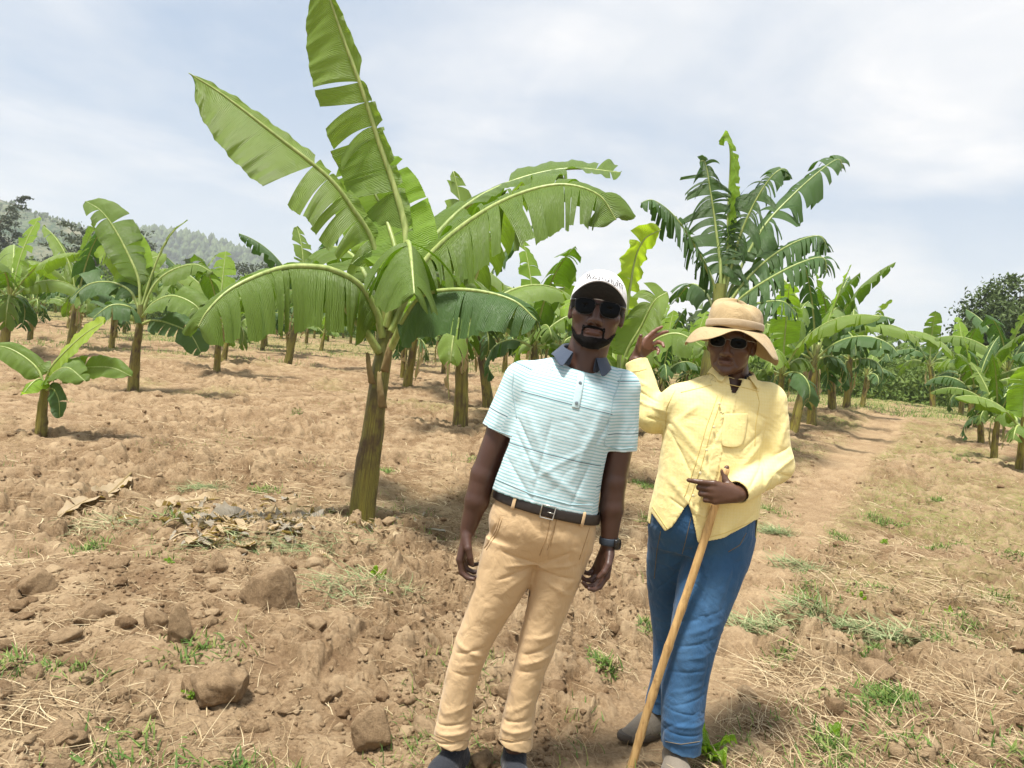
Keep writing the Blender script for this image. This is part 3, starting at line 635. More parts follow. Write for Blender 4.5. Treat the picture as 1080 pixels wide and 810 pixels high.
# ---------------------------------------------------------------- generic plants
def proto_plant(seed, h=1.7, nl=9, LL=(1.5, 2.1), W=.30, shred=.3, dark=.5, heavy=1.0, r=.080, lean=.08, nt=26, ns=4):
    rg = np.random.default_rng(seed); root = empty('banana_plant', (0, 0, -50))
    lx, ly = rg.normal(0, lean, 2); top = np.array([lx, ly, h])
    link('trunk', trunk_mesh([(0, 0, 0), (lx*.3, ly*.3, h*.45), top*1.0, top+np.array([lx*.2, ly*.2, .18])], r, r*.6, seed, 16, 12), root)
    az0 = rg.uniform(0, 2*PI)
    for i in range(nl):
        fr = i/(nl-1); az = az0+i*2.4+rg.normal(0, .25); e0 = R(82-46*fr+rg.normal(0, 6)); ln = rg.uniform(*LL)*(.62+.48*math.sin(PI*min(1, fr+.22)))
        bend = (.4+1.75*fr*heavy+rg.normal(0, .15)); p = top-np.array([0, 0, .1*fr])+np.array([math.cos(az), math.sin(az), 0])*.03; pts = [p.copy()]; m = 9
        for j in range(m):
            e = e0-bend*1.25*((j+.5)/m)**1.3; a2 = az+rg.normal(0, .02)
            p = p+ln/m*np.array([math.cos(a2)*math.cos(e), math.sin(a2)*math.cos(e), math.sin(e)]); pts.append(p.copy())
        kd = ('young' if rg.random() < .5 else 'pale') if fr < .1 else ('dark' if rg.random() < dark else ('mid' if rg.random() < .75 else 'pale'))
        face = (-math.cos(az)*math.sin(.4), -math.sin(az)*math.sin(.4), 1) if e0 < 1.3 else (-math.cos(az), -math.sin(az), .4)
        me, _ = leaf_mesh('leaf', pts, W*rg.uniform(.85, 1.15), kind=kd, face=face, pf=.16, tears=int(5+16*shred), droop=(.3 if fr < .1 else 1.3+heavy*.8)*rg.uniform(.8, 1.2), dvar=.3, vee=.15,
                          gap=.2+.3*shred, seed=seed*17+i, nt=nt, ns=ns, shred=shred, dry=0, split=False, rib=(.02, .004))
        link('leaf', me, root)
    for i in range(3 if seed < 10 else 0):          # dry leaf remains hang along the stem
        az = rg.uniform(0, 2*PI); q = np.array([math.cos(az), math.sin(az), 0]); ln = rg.uniform(.35, .8)
        me, _ = leaf_mesh('leaf', [top-[0, 0, .1]+q*.06, top+q*.13-[0, 0, .14], top+q*.15-[0, 0, .14+ln*.5], top+q*.11-[0, 0, .14+ln]], .07, kind='dead', face=q, pf=.2, tears=5, droop=1.5, seed=seed+i, nt=14, ns=3, shred=1, split=False, rib=(.010, .004))
        link('dead_leaf', me, root)
    return root
PROTO = [proto_plant(1, 1.35, 9, (1.7, 2.2), .30, .25, .4, 1.0), proto_plant(2, 1.15, 8, (1.5, 2.0), .29, .15, .35, .9), proto_plant(3, 1.45, 10, (1.6, 2.1), .30, .5, .8, 1.25),
         proto_plant(4, 1.25, 9, (1.5, 1.9), .28, .6, .85, 1.3), proto_plant(5, 1.05, 8, (1.4, 1.8), .27, .2, .3, .8), proto_plant(6, 1.5, 9, (1.8, 2.3), .31, .4, .5, 1.0)]
YOUNG = [proto_plant(11, .45, 6, (.8, 1.1), .17, .05, .2, .6, .05), proto_plant(12, .7, 7, (1.0, 1.3), .2, .05, .2, .7, .06)]
used = set()
GRP = 'banana plants in the field'
def put(pr, x, y, s, rz, label, group=GRP, tilt=(0, 0)):
    o = pr if id(pr) not in used else copy_tree(pr); used.add(id(pr))
    o.location = (x, y, float(ground_z(x, y, False))-.04); o.scale = (s, s, s); o.rotation_euler = (tilt[0], tilt[1], rz)
    tag(o, label, 'banana plant', group); return o
# plants one can tell apart: picture place of the foot, distance, kind, size, turn, label
SPOT = [(4, 352, 17, 0, 1.1, .5, 'banana plant cut by the left edge of the view, thick brown trunk'),
        (76, 347, 21, 1, 1.3, 2.0, 'banana plant with two raised leaves left of the plant with the thin spear'),
        (304, 371, 22, 5, 1.3, .3, 'banana plant whose pale raised leaf shows above the long arching leaf of the near plant'),
        (431, 391, 18, 4, 1.3, 1.2, 'banana plant just right of the nearest trunk, in the middle distance'),
        (487, 423, 11.5, 1, 1.38, 4.4, 'banana plant with a leaning trunk left of the striped polo shoulder'),
        (519, 396, 15, 2, 1.25, 3.4, 'banana plant close behind the leaning one, its trunk half hidden by the striped sleeve'),
        (470, 382, 24, 4, 1.3, 5.0, 'slim distant banana plant seen between the near trunk and the leaning plant'),
        (565, 400, 13.5, 0, 1.08, 1.9, 'banana plant directly behind the white cap'),
        (600, 402, 16.5, 5, 1.0, 2.9, 'banana plant behind the white cap, farther one'),
        (700, 408, 13, 2, .72, 2.2, 'small banana plant behind the raised hand'),
        (722, 415, 16.5, 0, .8, .2, 'banana plant behind the left shoulder of the man in yellow'),
        (839, 432, 15.5, 2, 1.18, 1.1, 'drooping banana plant nearest to the yellow sleeve'),
        (858, 428, 17.5, 3, 1.25, 2.9, 'second drooping banana plant from the yellow sleeve'),
        (878, 425, 19.5, 2, 1.2, 4.3, 'third drooping banana plant from the yellow sleeve'),
        (893, 423, 22, 3, 1.25, 5.5, 'fourth drooping banana plant from the yellow sleeve'),
        (910, 421, 25, 3, .95, .7, 'last drooping banana plant of the row, beside the path end'),
        (822, 428, 13.8, 0, .9, 3.9, 'banana plant right behind the shoulder of the man in yellow'),
        (1051, 461, 13.5, 3, .72, 2.0, 'banana plant at the right edge with a leaning yellowish trunk'),
        (1037, 447, 16, 2, .78, 4.0, 'banana plant behind the one with the leaning yellowish trunk'),
        (1030, 440, 18.5, 3, .85, 5.2, 'banana plant third in from the right edge, half hidden'),
        (1078, 473, 11.5, 12, 1.0, 3.2, 'small fresh green banana sucker cut by the right edge'),
        (1015, 425, 26, 0, 1.15, 1.2, 'banana plant under the dark tree at the far right'),
        (985, 420, 32, 5, 1.25, 2.2, 'tall thin banana plant standing against the sky near the path end'),
        (1062, 438, 24, 5, 1.2, 3.1, 'banana plant below the crown of the dark tree, near the right edge')]
taken = []
for px, py, d, k, s, rz, lab in SPOT:
    q = P(px, py, d); put(YOUNG[k-11] if k > 10 else PROTO[k], q[0], q[1], s, rz, lab, tilt=(0, R(RNG.uniform(1, 7)))); taken.append((q[0], q[1]))
for b in (b0, b2, b3, b4, b5): taken.append((b[0], b[1]))
# rows farther up the field
FAR = 'mature banana plant far off in the rows at the back of the field'
rg = np.random.default_rng(5); cnt = 0
for yy in np.arange(17.5, 56, 3.1):
    for xx in np.arange(-46, 34, 2.75):
        x = xx+rg.normal(0, .35)+(yy % 7)*.3; y = yy+rg.normal(0, .4); b = x/y
        if abs(b) > .74 or (.36 < b < .60 and y < 39) or (b > .34 and y < 28) or (-.12 < b < .14 and y < 23): continue
        if min((x-a)**2+(y-c)**2 for a, c in taken) < 4: continue
        if b > .36 and y < 50 and rg.random() < .2: continue
        if rg.random() < .10: continue
        pr = PROTO[rg.integers(6)] if rg.random() < .82 else YOUNG[1]
        put(pr, x, y, rg.uniform(.80, 1.12)*(1.35 if pr is YOUNG[1] else 1), rg.uniform(0, 6.28), FAR, 'far rows of banana plants'); taken.append((x, y)); cnt += 1
print('far plants', cnt)
for pr in PROTO+YOUNG:
    if id(pr) not in used:
        for c in list(pr.children): bpy.data.objects.remove(c)
        bpy.data.objects.remove(pr)

# ---------------------------------------------------------------- dead leaves on the ground
def dead(pxs, W, kind, label, name='dead_leaf', seed=0, **kw):
    pts = []
    for (a, b) in pxs:
        q = ground_hit(a, b); q[2] = float(ground_z(q[0], q[1], False))+.03; pts.append(q)
    c = pts[0].copy(); root = tag(empty(name, tuple(c)), label, 'dead leaf', 'dead banana leaves on the mound')
    me, rb = leaf_mesh('blade', [q-c for q in pts], W*1.15, kind=kind, face=(0, -.3, 1), pf=.04, tears=kw.pop('tears', 3), droop=.12, dvar=.8, vee=kw.pop('vee', .35), gap=.2, rib=(.010, .003), seed=seed, nt=22, ns=5, ruffle=.012, **kw)
    link('blade', me, root); rb.materials[0] = DRYSHEATH; link('midrib', rb, root)
dead([(138, 502), (115, 520), (92, 532), (60, 548)], .07, 'dead', 'long pale dry banana leaf lying left of the leaf heap', seed=1)
dead([(232, 526), (205, 528), (180, 534), (166, 544)], .075, 'dead', 'curled tan banana leaf with a dark hollow under it, above the heap', seed=2)
dead([(198, 562), (215, 556), (232, 560), (246, 570)], .09, 'ash', 'crumpled grey leaf at the left end of the leaf heap', seed=3, vee=.6)
dead([(262, 564), (285, 560), (305, 562), (326, 566)], .075, 'ash', 'broad grey banana leaf folded in the middle of the leaf heap', seed=4, tears=6, vee=.5)
dead([(250, 545), (268, 552), (285, 548)], .045, 'dead', 'small brown curled leaf behind the folded grey leaf', seed=5)
dead([(222, 574), (240, 568), (258, 574)], .085, 'ash', 'ashy rumpled leaf touching the left side of the folded grey leaf', seed=8, tears=5, vee=.7)
dead([(312, 572), (332, 574), (350, 580)], .075, 'ash', 'narrow grey leaf curled between the folded leaf and the big trunk', seed=9, tears=5, vee=.6)
dead([(275, 548), (300, 546), (322, 552)], .07, 'dead', 'brown rolled leaf lying along the back of the heap', seed=10, tears=4, vee=.8)
dead([(340, 560), (355, 566), (372, 560)], .045, 'dead', 'brown leaf scrap nearest to the foot of the big trunk', seed=6)
dead([(240, 578), (262, 580), (280, 586)], .05, 'dead', 'tan leaf strip in front of the folded grey leaf', seed=7)
rg = np.random.default_rng(77); g = Geo(); dr = 0
for i in range(800):
    px = rg.normal(288, 52); py = 566+rg.normal(0, 12)+(px-285)*.03; q = ground_hit(px, py); q[2] = float(ground_z(q[0], q[1], False))+.005+rg.random()*.05
    a = rg.uniform(0, 2*PI); l = rg.uniform(.03, .20); w = rg.uniform(.006, .036); K = 6; t = np.linspace(-.5, .5, K); dirv = np.array([math.cos(a), math.sin(a), rg.normal(0, .2)]); sd = np.array([-math.sin(a), math.cos(a), 0])
    c = q+t[:, None]*l*dirv; c[:, 2] += .02*rg.normal()*np.cos(t*5); V = []
    for j in range(K):
        ww = w*(1-(2*t[j])**4*.8); V += [c[j]-sd*ww+[0, 0, .012], c[j], c[j]+sd*ww+[0, 0, rg.uniform(0, .015)]]
    g.add(V, grid_faces(K, 3), np.stack([np.tile([.2, .1, .2], K), np.repeat(t*l, 3)], 1), int(rg.random() < .45))
me = g.mesh('leaf_litter', [LAM['dead'], LAM['ash']]); tag(link('leaf_litter', me), 'heap of brown and grey dead leaf scraps on the mound by the big trunk', kind='stuff')

# ---------------------------------------------------------------- big clods
def clod(px, py, wpx, hpx, label, seed, d=None):
    wpx *= 1.12; hpx *= 1.25
    q = ground_hit(px, py+hpx*.35); dep = (q-CAM)@_f; s = wpx/F*dep/2; v, f = lump(4, seed, .42)
    v = v*np.array([s, s*.85, max(s*.45, hpx/F*dep*.55)]); n3 = fbm3(v[:, 0]*60+seed, v[:, 1]*60, v[:, 2]*60, 8, 3); v = v*(1+(n3-.5)*.22)[:, None]
    me = mesh_np('soil_clod', v, f, True, None, [SOIL], None, {'tone': np.full(len(v), .12), 'straw': np.zeros(len(v))})
    o = link('soil_clod', me, None, (q[0], q[1]+.02, float(ground_z(q[0], q[1], False))+v[:, 2].max()*.55)); tag(o, label, 'clod', 'large soil clods')
for i, a in enumerate([(278, 657, 62, 42, 'large round topped soil clod below the leaf heap'), (233, 740, 66, 36, 'broad flat topped soil clod with a dark side, low in the left half'),
          (390, 772, 52, 44, 'smooth pale soil clod just left of the dark sneaker'), (185, 690, 34, 34, 'egg shaped clod left of the large round topped clod'), (160, 678, 30, 26, 'small clod touching the egg shaped one from behind'),
          (95, 664, 44, 22, 'low long pale clod in the left part of the mound'), (37, 632, 40, 26, 'dark clod nearest to the left edge, on the mound'), (225, 618, 24, 26, 'small pale clod behind the large round topped clod'),
          (65, 790, 60, 34, 'wide clod in the bottom left corner'), (122, 752, 24, 26, 'small upright clod above the bottom left corner'), (300, 705, 22, 16, 'small clod right of the broad flat topped clod'), (925, 715, 46, 26, 'pale clod among the dry stalks right of the jeans'),
          (340, 745, 20, 14, 'little clod left of the smooth pale clod'), (105, 778, 26, 20, 'rough clod beside the wide bottom corner clod')]):
    clod(*a, 60+i)
# small leafy weeds
def weed(px, py, h, n, label, kind='young', seed=0, W=.012, cat='weed', name='small_weed'):
    rg = np.random.default_rng(seed); q = ground_hit(px, py); q[2] = float(ground_z(q[0], q[1], False)); root = tag(empty(name, tuple(q)), label, cat, 'small green weeds')
    for i in range(n):
        a = rg.uniform(0, 2*PI); l = h*rg.uniform(.6, 1.1); e = rg.uniform(.5, 1.2); d = np.array([math.cos(a)*math.cos(e), math.sin(a)*math.cos(e), math.sin(e)])
        me, _ = leaf_mesh('leaf', [(0, 0, 0), d*l*.4, d*l*.75, d*l-np.array([0, 0, l*.15])], W*rg.uniform(.8, 1.3), kind=kind, face=(0, -.4, 1), pf=.12, tears=0, droop=.1, gap=0, rib=(.0015, .0006), seed=seed+i, nt=10, ns=3, ruffle=.001, split=False)
        link('leaf', me, root)
for i, a in enumerate([(398, 625, .09, 14, 'leafy light green weed on the right shoulder of the mound'), (404, 642, .08, 12, 'leafy weed just below the one on the mound shoulder'), (422, 722, .035, 6, 'tiny two leaved weed left of the tan trouser leg'), (176, 619, .05, 8, 'small weed behind the clods left of the mound'),
          (200, 752, .05, 7, 'small green weed left of the broad flat topped clod'), (932, 575, .06, 8, 'small weed right of the path among the stalks'), (878, 795, .06, 9, 'low weed near the bottom edge right of the jeans'), (905, 640, .08, 8, 'upright weed above the heap of cut weeds'), (1000, 660, .06, 8, 'small weed in the stalks at the right')]):
    weed(*a, seed=i*7, W=.010)
weed(748, 806, .20, 16, 'tuft of broad bladed green grass right of the front boot', 'young', 99, .011, 'grass tuft', 'grass_tuft')
# ---------------------------------------------------------------- people: smooth bodies grown from a distance field
f32 = np.float32
class Vox:
    def __init__(s, lo, hi, h):
        s.h = h; s.lo = np.array(lo, float); s.n = np.ceil((np.array(hi)-s.lo)/h).astype(int)+1; s.D = np.full(s.n, .2, f32)
    def ax(s, a, b):
        i0 = np.clip(np.floor((np.array(a)-s.lo)/s.h).astype(int), 0, s.n-1); i1 = np.clip(np.ceil((np.array(b)-s.lo)/s.h).astype(int)+1, 1, s.n)
        g = [(s.lo[k]+s.h*np.arange(i0[k], i1[k])).astype(f32) for k in range(3)]
        return tuple(slice(i0[k], i1[k]) for k in range(3)), g[0][:, None, None], g[1][None, :, None], g[2][None, None, :]
    def put(s, prim, k=.01, op='u'):
        fn, lo, hi = prim; m = k*1.2+3*s.h; sl, X, Y, Z = s.ax(np.array(lo)-m, np.array(hi)+m)
        if 0 in s.D[sl].shape: return s
        d = fn(X, Y, Z).astype(f32); a = s.D[sl]
        if op == 'u':
            h = np.clip(.5+.5*(a-d)/k, 0, 1) if k > 0 else (a > d); s.D[sl] = a*(1-h)+d*h-k*h*(1-h)
        elif op == 's':
            d = -d; h = np.clip(.5-.5*(a-d)/max(k, 1e-5), 0, 1); s.D[sl] = a*(1-h)+d*h+k*h*(1-h)
        elif op == 'i': s.D[sl] = np.maximum(a, d)
        return s
    def shell(s, t): s.D = np.maximum(s.D, -(s.D+t)); return s
    def all(s): return s.ax(s.lo, s.lo+s.h*s.n)
    def mesh(s):
        D = s.D; ins = D < 0; c = np.zeros(np.array(D.shape)-1, np.int8)
        for a in (0, 1):
            for b in (0, 1):
                for e in (0, 1): c += ins[a:D.shape[0]-1+a, b:D.shape[1]-1+b, e:D.shape[2]-1+e]
        I = np.argwhere((c > 0) & (c < 8)); idm = np.full(c.shape, -1, np.int32); idm[I[:, 0], I[:, 1], I[:, 2]] = np.arange(len(I))
        P_ = np.zeros((len(I), 3)); C_ = np.zeros(len(I)); cor = [(a, b, e) for a in (0, 1) for b in (0, 1) for e in (0, 1)]
        val = {q: D[I[:, 0]+q[0], I[:, 1]+q[1], I[:, 2]+q[2]].astype(float) for q in cor}
        for q in cor:
            for k in range(3):
                if q[k] == 0:
                    w = list(q); w[k] = 1; w = tuple(w); a, b = val[q], val[w]; m = (a < 0) != (b < 0)
                    t = np.where(m, a/np.where(m, a-b, 1), 0); pt = np.array(q)[None, :]+np.zeros((len(I), 3)); pt[:, k] += t
                    P_ += pt*m[:, None]; C_ += m
        V = s.lo+s.h*(I+P_/C_[:, None]); F_ = []
        for k in range(3):
            a = [slice(None)]*3; b = [slice(None)]*3; a[k] = slice(0, -1); b[k] = slice(1, None); A = ins[tuple(a)]; B = ins[tuple(b)]
            E = np.argwhere(A != B); u, v = [(1, 2), (2, 0), (0, 1)][k]
            E = E[(E[:, u] > 0) & (E[:, v] > 0) & (E[:, u] < D.shape[u]-1) & (E[:, v] < D.shape[v]-1)]
            def cid(du, dv):
                q = E.copy(); q[:, u] -= du; q[:, v] -= dv; return idm[q[:, 0], q[:, 1], q[:, 2]]
            f = np.stack([cid(1, 1), cid(0, 1), cid(0, 0), cid(1, 0)], 1); fl = B[E[:, 0], E[:, 1], E[:, 2]]
            f[fl] = f[fl][:, ::-1]; F_.append(f)
        F_ = np.vstack(F_); return V, F_[(F_ >= 0).all(1)]
def relax(V, F_, it=1, lam=.5):
    e = np.vstack([F_[:, [0, 1]], F_[:, [1, 2]], F_[:, [2, 3]], F_[:, [3, 0]]]); e = np.vstack([e, e[:, ::-1]])
    n = np.bincount(e[:, 0], minlength=len(V))[:, None]
    for _ in range(it):
        s = np.stack([np.bincount(e[:, 0], V[e[:, 1], k], len(V)) for k in range(3)], 1); V = V+lam*(s/np.maximum(n, 1)-V)
    return V
def vnormals(V, F_):
    n = np.cross(V[F_[:, 2]]-V[F_[:, 0]], V[F_[:, 3]]-V[F_[:, 1]]); o = np.stack([sum(np.bincount(F_[:, j], n[:, k], len(V)) for j in range(4)) for k in range(3)], 1)
    return o/(np.linalg.norm(o, axis=1)[:, None]+1e-12)
def L3(X, Y, Z, v): return X*f32(v[0])+Y*f32(v[1])+Z*f32(v[2])
def rcone(a, b, ra, rb, sq=None):
    a = np.array(a, float); b = np.array(b, float); ab = b-a; L2 = max(ab@ab, 1e-9); R_ = max(ra, rb)*(1 if not sq else max(1, sq[1]))
    def fn(X, Y, Z):
        x, y, z = X-f32(a[0]), Y-f32(a[1]), Z-f32(a[2]); t = np.clip(L3(x, y, z, ab)/f32(L2), 0, 1)
        x = x-t*f32(ab[0]); y = y-t*f32(ab[1]); z = z-t*f32(ab[2])
        if sq:
            dv, k = nrm(sq[0]), sq[1]; c = L3(x, y, z, dv)*f32(1/k-1); x = x+c*f32(dv[0]); y = y+c*f32(dv[1]); z = z+c*f32(dv[2])
        r = ra+t*(rb-ra); q = np.sqrt(x*x+y*y+z*z); return q-r
    return fn, np.minimum(a, b)-R_, np.maximum(a, b)+R_
def cyl(a, b, r):
    a = np.array(a, float); b = np.array(b, float); ab = b-a; L = np.linalg.norm(ab); d = ab/L
    def fn(X, Y, Z):
        x, y, z = X-f32(a[0]), Y-f32(a[1]), Z-f32(a[2]); t = L3(x, y, z, d); q = np.sqrt(np.maximum(x*x+y*y+z*z-t*t, 0)); return np.maximum(np.maximum(q-r, -t), t-L)
    return fn, np.minimum(a, b)-r, np.maximum(a, b)+r
def ellip(c, r, fr=None):
    c = np.array(c, float); fr = np.eye(3) if fr is None else np.array(fr); R_ = max(r)
    def fn(X, Y, Z):
        x, y, z = X-f32(c[0]), Y-f32(c[1]), Z-f32(c[2]); q = [L3(x, y, z, fr[k])/f32(r[k]) for k in range(3)]; m = np.sqrt(q[0]**2+q[1]**2+q[2]**2)+1e-5
        g = np.sqrt((q[0]/r[0])**2+(q[1]/r[1])**2+(q[2]/r[2])**2)+1e-5; return m*(m-1)/g
    return fn, c-R_, c+R_
def stack(sts, Rv, Fv, Uv, n=2.2, cap=True):
    """sts: (centre, rx, ry) from bottom to top or back"""
    c = np.array([s[0] for s in sts]); q = np.stack([c@Uv, c@Rv, c@Fv, [s[1] for s in sts], [s[2] for s in sts]], 1)
    if q[0, 0] > q[-1, 0]: q = q[::-1]
    h = np.linspace(q[0, 0], q[-1, 0], 120)
    def sm(y):       # monotone cubic through the stations
        x = q[:, 0]; m = np.gradient(y, x); i = np.clip(np.searchsorted(x, h)-1, 0, len(x)-2); dx = x[i+1]-x[i]; t = (h-x[i])/dx
        return (2*t**3-3*t**2+1)*y[i]+(t**3-2*t**2+t)*dx*m[i]+(-2*t**3+3*t**2)*y[i+1]+(t**3-t**2)*dx*m[i+1]
    T_ = [sm(q[:, k]) for k in (1, 2, 3, 4)]
    B = np.array([s[0]+a*s[1]*Rv+b*s[2]*Fv for s in sts for a in (-1.1, 1.1) for b in (-1.1, 1.1)])
    def fn(X, Y, Z):
        u = L3(X, Y, Z, Uv); a = L3(X, Y, Z, Rv); b = L3(X, Y, Z, Fv); I = [np.interp(u, h, t).astype(f32) for t in T_]
        a = a-I[0]; b = b-I[1]; rho = np.sqrt(a*a+b*b)+1e-6; nn = (np.abs(a/I[2])**n+np.abs(b/I[3])**n)**(1/n)+1e-5
        d = rho-rho/nn; return np.maximum(np.maximum(d, f32(h[0])-u), u-f32(h[-1])) if cap else d
    fn.ring = lambda hh, th: (lambda v: np.outer(v[0]+0*th, Rv)*1+np.outer(v[1]+0*th, Fv)+np.outer(hh+0*th, Uv)+
                              ((np.abs(np.cos(th)/v[2])**n+np.abs(np.sin(th)/v[3])**n)**(-1/n))[:, None]*(np.outer(np.cos(th), Rv)+np.outer(np.sin(th), Fv)))([np.interp(hh, h, t) for t in T_])
    return fn, B.min(0), B.max(0)
def PY(px, py, y):
    d = P(px, py, 1.0)-CAM; return CAM+d*(y/d[1])
def y_at_z(px, py, z):
    d = P(px, py, 1.0)-CAM; return d[1]*(z-CAM[2])/d[2]
def voxmesh(vx, name, mats, parent, folds=None, attrs=None, it=1, sm=.5):
    V, F_ = vx.mesh(); V = relax(V, F_, it, sm)
    if folds: V = folds(V, vnormals(V, F_))
    me = mesh_np(name, V, F_, True, None, mats, None, attrs(V) if attrs else None); o = link(name, me, parent); o.matrix_parent_inverse = Matrix.Translation(parent.location).inverted() if parent else Matrix(); return o
def seg_d(V, a, b, U=None):
    ab = b-a; t = np.clip(((V-a)@ab)/(ab@ab), 0, 1); return np.linalg.norm(V-a-t[:, None]*ab, axis=1), t

# ---- materials for people
def skin_mat(name, dark, lip, pal):
    m, nt, out = new_mat(name); n = N(nt); v = n.tc(); f = n.noise(v, 9, 4, .6); a = n('ShaderNodeAttribute', attribute_name='lip').outputs['Fac']; p_ = n('ShaderNodeAttribute', attribute_name='palm').outputs['Fac']
    c = n.mix(f, tuple(x*.70 for x in dark), tuple(x*1.4 for x in dark)); c = n.mix(a, c, lip); c = n.mix(p_, c, pal)
    h = n.math('ADD', n.noise(v, 350, 3, .6), n.math('MULTIPLY', n.noise(v, 90, 3, .6), .8))
    b = principled(n, c, n.math('ADD', n.math('MULTIPLY', f, .2), .30), .5, n.bump(h, .22, .0015)); b.inputs['Subsurface Weight'].default_value = .08; b.inputs['Subsurface Radius'].default_value = (.01, .004, .002)
    n.link(b.outputs[0], out.inputs[0]); return m
def cloth_mat(name, col, col2, weave=900, crink=28, cb=.35, rough=.85, extra=None, vs=(1, 1, 1)):
    m, nt, out = new_mat(name); n = N(nt); v = n.tc(); f = n.noise(v, 7, 4, .6); w = n.noise(v, weave, 2, .6)
    c = n.mix(f, col, col2); c = n.mix(n.math('MULTIPLY', w, .25), c, tuple(x*.8 for x in col))
    if extra: c = extra(n, v, c)
    cr = n('ShaderNodeTexNoise', {'Vector': n.mapping(v, vs), 'Scale': crink, 'Detail': 5, 'Roughness': .55, 'Distortion': .6}).outputs['Fac']
    h = n.math('ADD', n.math('MULTIPLY', cr, 1.0), n.math('MULTIPLY', w, .04)); b = principled(n, c, rough, .15, n.bump(h, cb, .012)); b.inputs['Sheen Weight'].default_value = .15
    n.link(b.outputs[0], out.inputs[0]); return m
SK1 = skin_mat('dark_skin', (.070, .034, .024), (.115, .048, .042), (.20, .10, .075)); SK2 = skin_mat('brown_skin', (.098, .047, .028), (.12, .05, .038), (.24, .12, .085))
def stripes(n, v, c):
    tv = n('ShaderNodeAttribute', attribute_name='tv').outputs['Fac']; sv = n('ShaderNodeAttribute', attribute_name='sv').outputs['Fac']; mk = n('ShaderNodeAttribute', attribute_name='slv').outputs['Fac']
    m = n.math('GREATER_THAN', mk, .5); t = n.math('ADD', n.math('MULTIPLY', tv, n.math('SUBTRACT', 1.0, m)), n.math('MULTIPLY', sv, m))
    t = n.math('ADD', t, n.math('MULTIPLY', n.noise(v, 12, 2), .002))
    fr = n.math('FRACT', n.math('DIVIDE', t, .0105)); s = n.math('LESS_THAN', fr, .42); c = n.mix(n.math('MULTIPLY', s, .75), c, (.21, .46, .50))
    f2 = n.math('FRACT', n.math('DIVIDE', n.math('ADD', t, .062), .175)); s2 = n.math('LESS_THAN', f2, .017); return n.mix(n.math('MULTIPLY', s2, .8), c, (.02, .045, .08))
POLO = cloth_mat('striped_knit', (.56, .67, .70), (.62, .73, .76), 1200, 9, .45, .8, stripes)
KHAKI = cloth_mat('tan_twill', (.53, .37, .20), (.61, .44, .255), 900, 14, .65, vs=(1.2, 1.2, 1))
def check(n, v, c):
    w = n('ShaderNodeTexWave', {'Vector': v, 'Scale': 28.0}, wave_type='BANDS', bands_direction='X').outputs['Fac']; w2 = n('ShaderNodeTexWave', {'Vector': v, 'Scale': 28.0}, wave_type='BANDS', bands_direction='Z').outputs['Fac']
    return n.mix(n.math('MULTIPLY', n.math('ADD', w, w2), .07), c, (.95, .88, .60))
YEL = cloth_mat('yellow_cotton', (.85, .71, .28), (.89, .77, .38), 1000, 15, .55, .8, check)
def fade(n, v, c):
    f = n('ShaderNodeAttribute', attribute_name='fade').outputs['Fac']; g_ = n.noise(v, 60, 4, .7)
    return n.mix(n.math('MULTIPLY', f, n.math('ADD', g_, .25)), c, (.13, .27, .46))
DENIM = cloth_mat('blue_denim', (.018, .062, .150), (.050, .140, .27), 1400, 14, .7, .85, fade, vs=(1.2, 1.2, 1))
NAVY = cloth_mat('navy_knit', (.045, .062, .095), (.065, .085, .125), 1200, 30, .2); DARKIN = cloth_mat('dark_lining', (.02, .025, .045), (.03, .035, .055))
WHITEC = cloth_mat('white_cotton', (.78, .78, .80), (.84, .84, .85), 1100, 30, .15); UNDERB = cloth_mat('black_underbrim', (.008, .008, .009), (.012, .012, .013)); HATC = cloth_mat('tan_canvas', (.40, .295, .155), (.50, .375, .21), 800, 16, .9)
HATB = cloth_mat('tan_band', (.40, .31, .20), (.48, .38, .25), 900, 30, .3)
BELT = simple_mat('belt_leather', (.02, .014, .011), .45, .5, .2, 60); METAL = simple_mat('buckle_metal', (.55, .53, .48), .3, .5, .05, 30, .05, Metallic=.9)
def flat(name, col, rough, spec=.5, **kw):
    m, nt, out = new_mat(name); n = N(nt); b = principled(n, (*col, 1), rough, spec, None, **kw); n.link(b.outputs[0], out.inputs[0]); return m
LENS = flat('dark_lens', (.003, .004, .005), .08, .08); FRAMEM = flat('black_frame', (.012, .011, .011), .25); FRAME2 = flat('clear_grey_frame', (.16, .15, .14), .2); HAIRM = simple_mat('black_beard', (.006, .005, .005), .8, .15, .3, 200, 1.0, .004)
THREAD = flat('black_thread', (.02, .02, .025), .7, .2); RUB = simple_mat('shoe_sole', (.52, .47, .43), .7, .3, .1, 30); SNEAK = cloth_mat('black_mesh_shoe', (.018, .021, .028), (.035, .038, .046), 500, 60, .5); BOOT = cloth_mat('grey_canvas_boot', (.16, .135, .105), (.23, .20, .16), 500, 40, .5); BSOLE = simple_mat('boot_sole', (.10, .085, .07), .8, .3, .3, 25)
LACE = flat('lace', (.06, .07, .09), .7, .2); BTN = flat('button', (.22, .28, .33), .4)

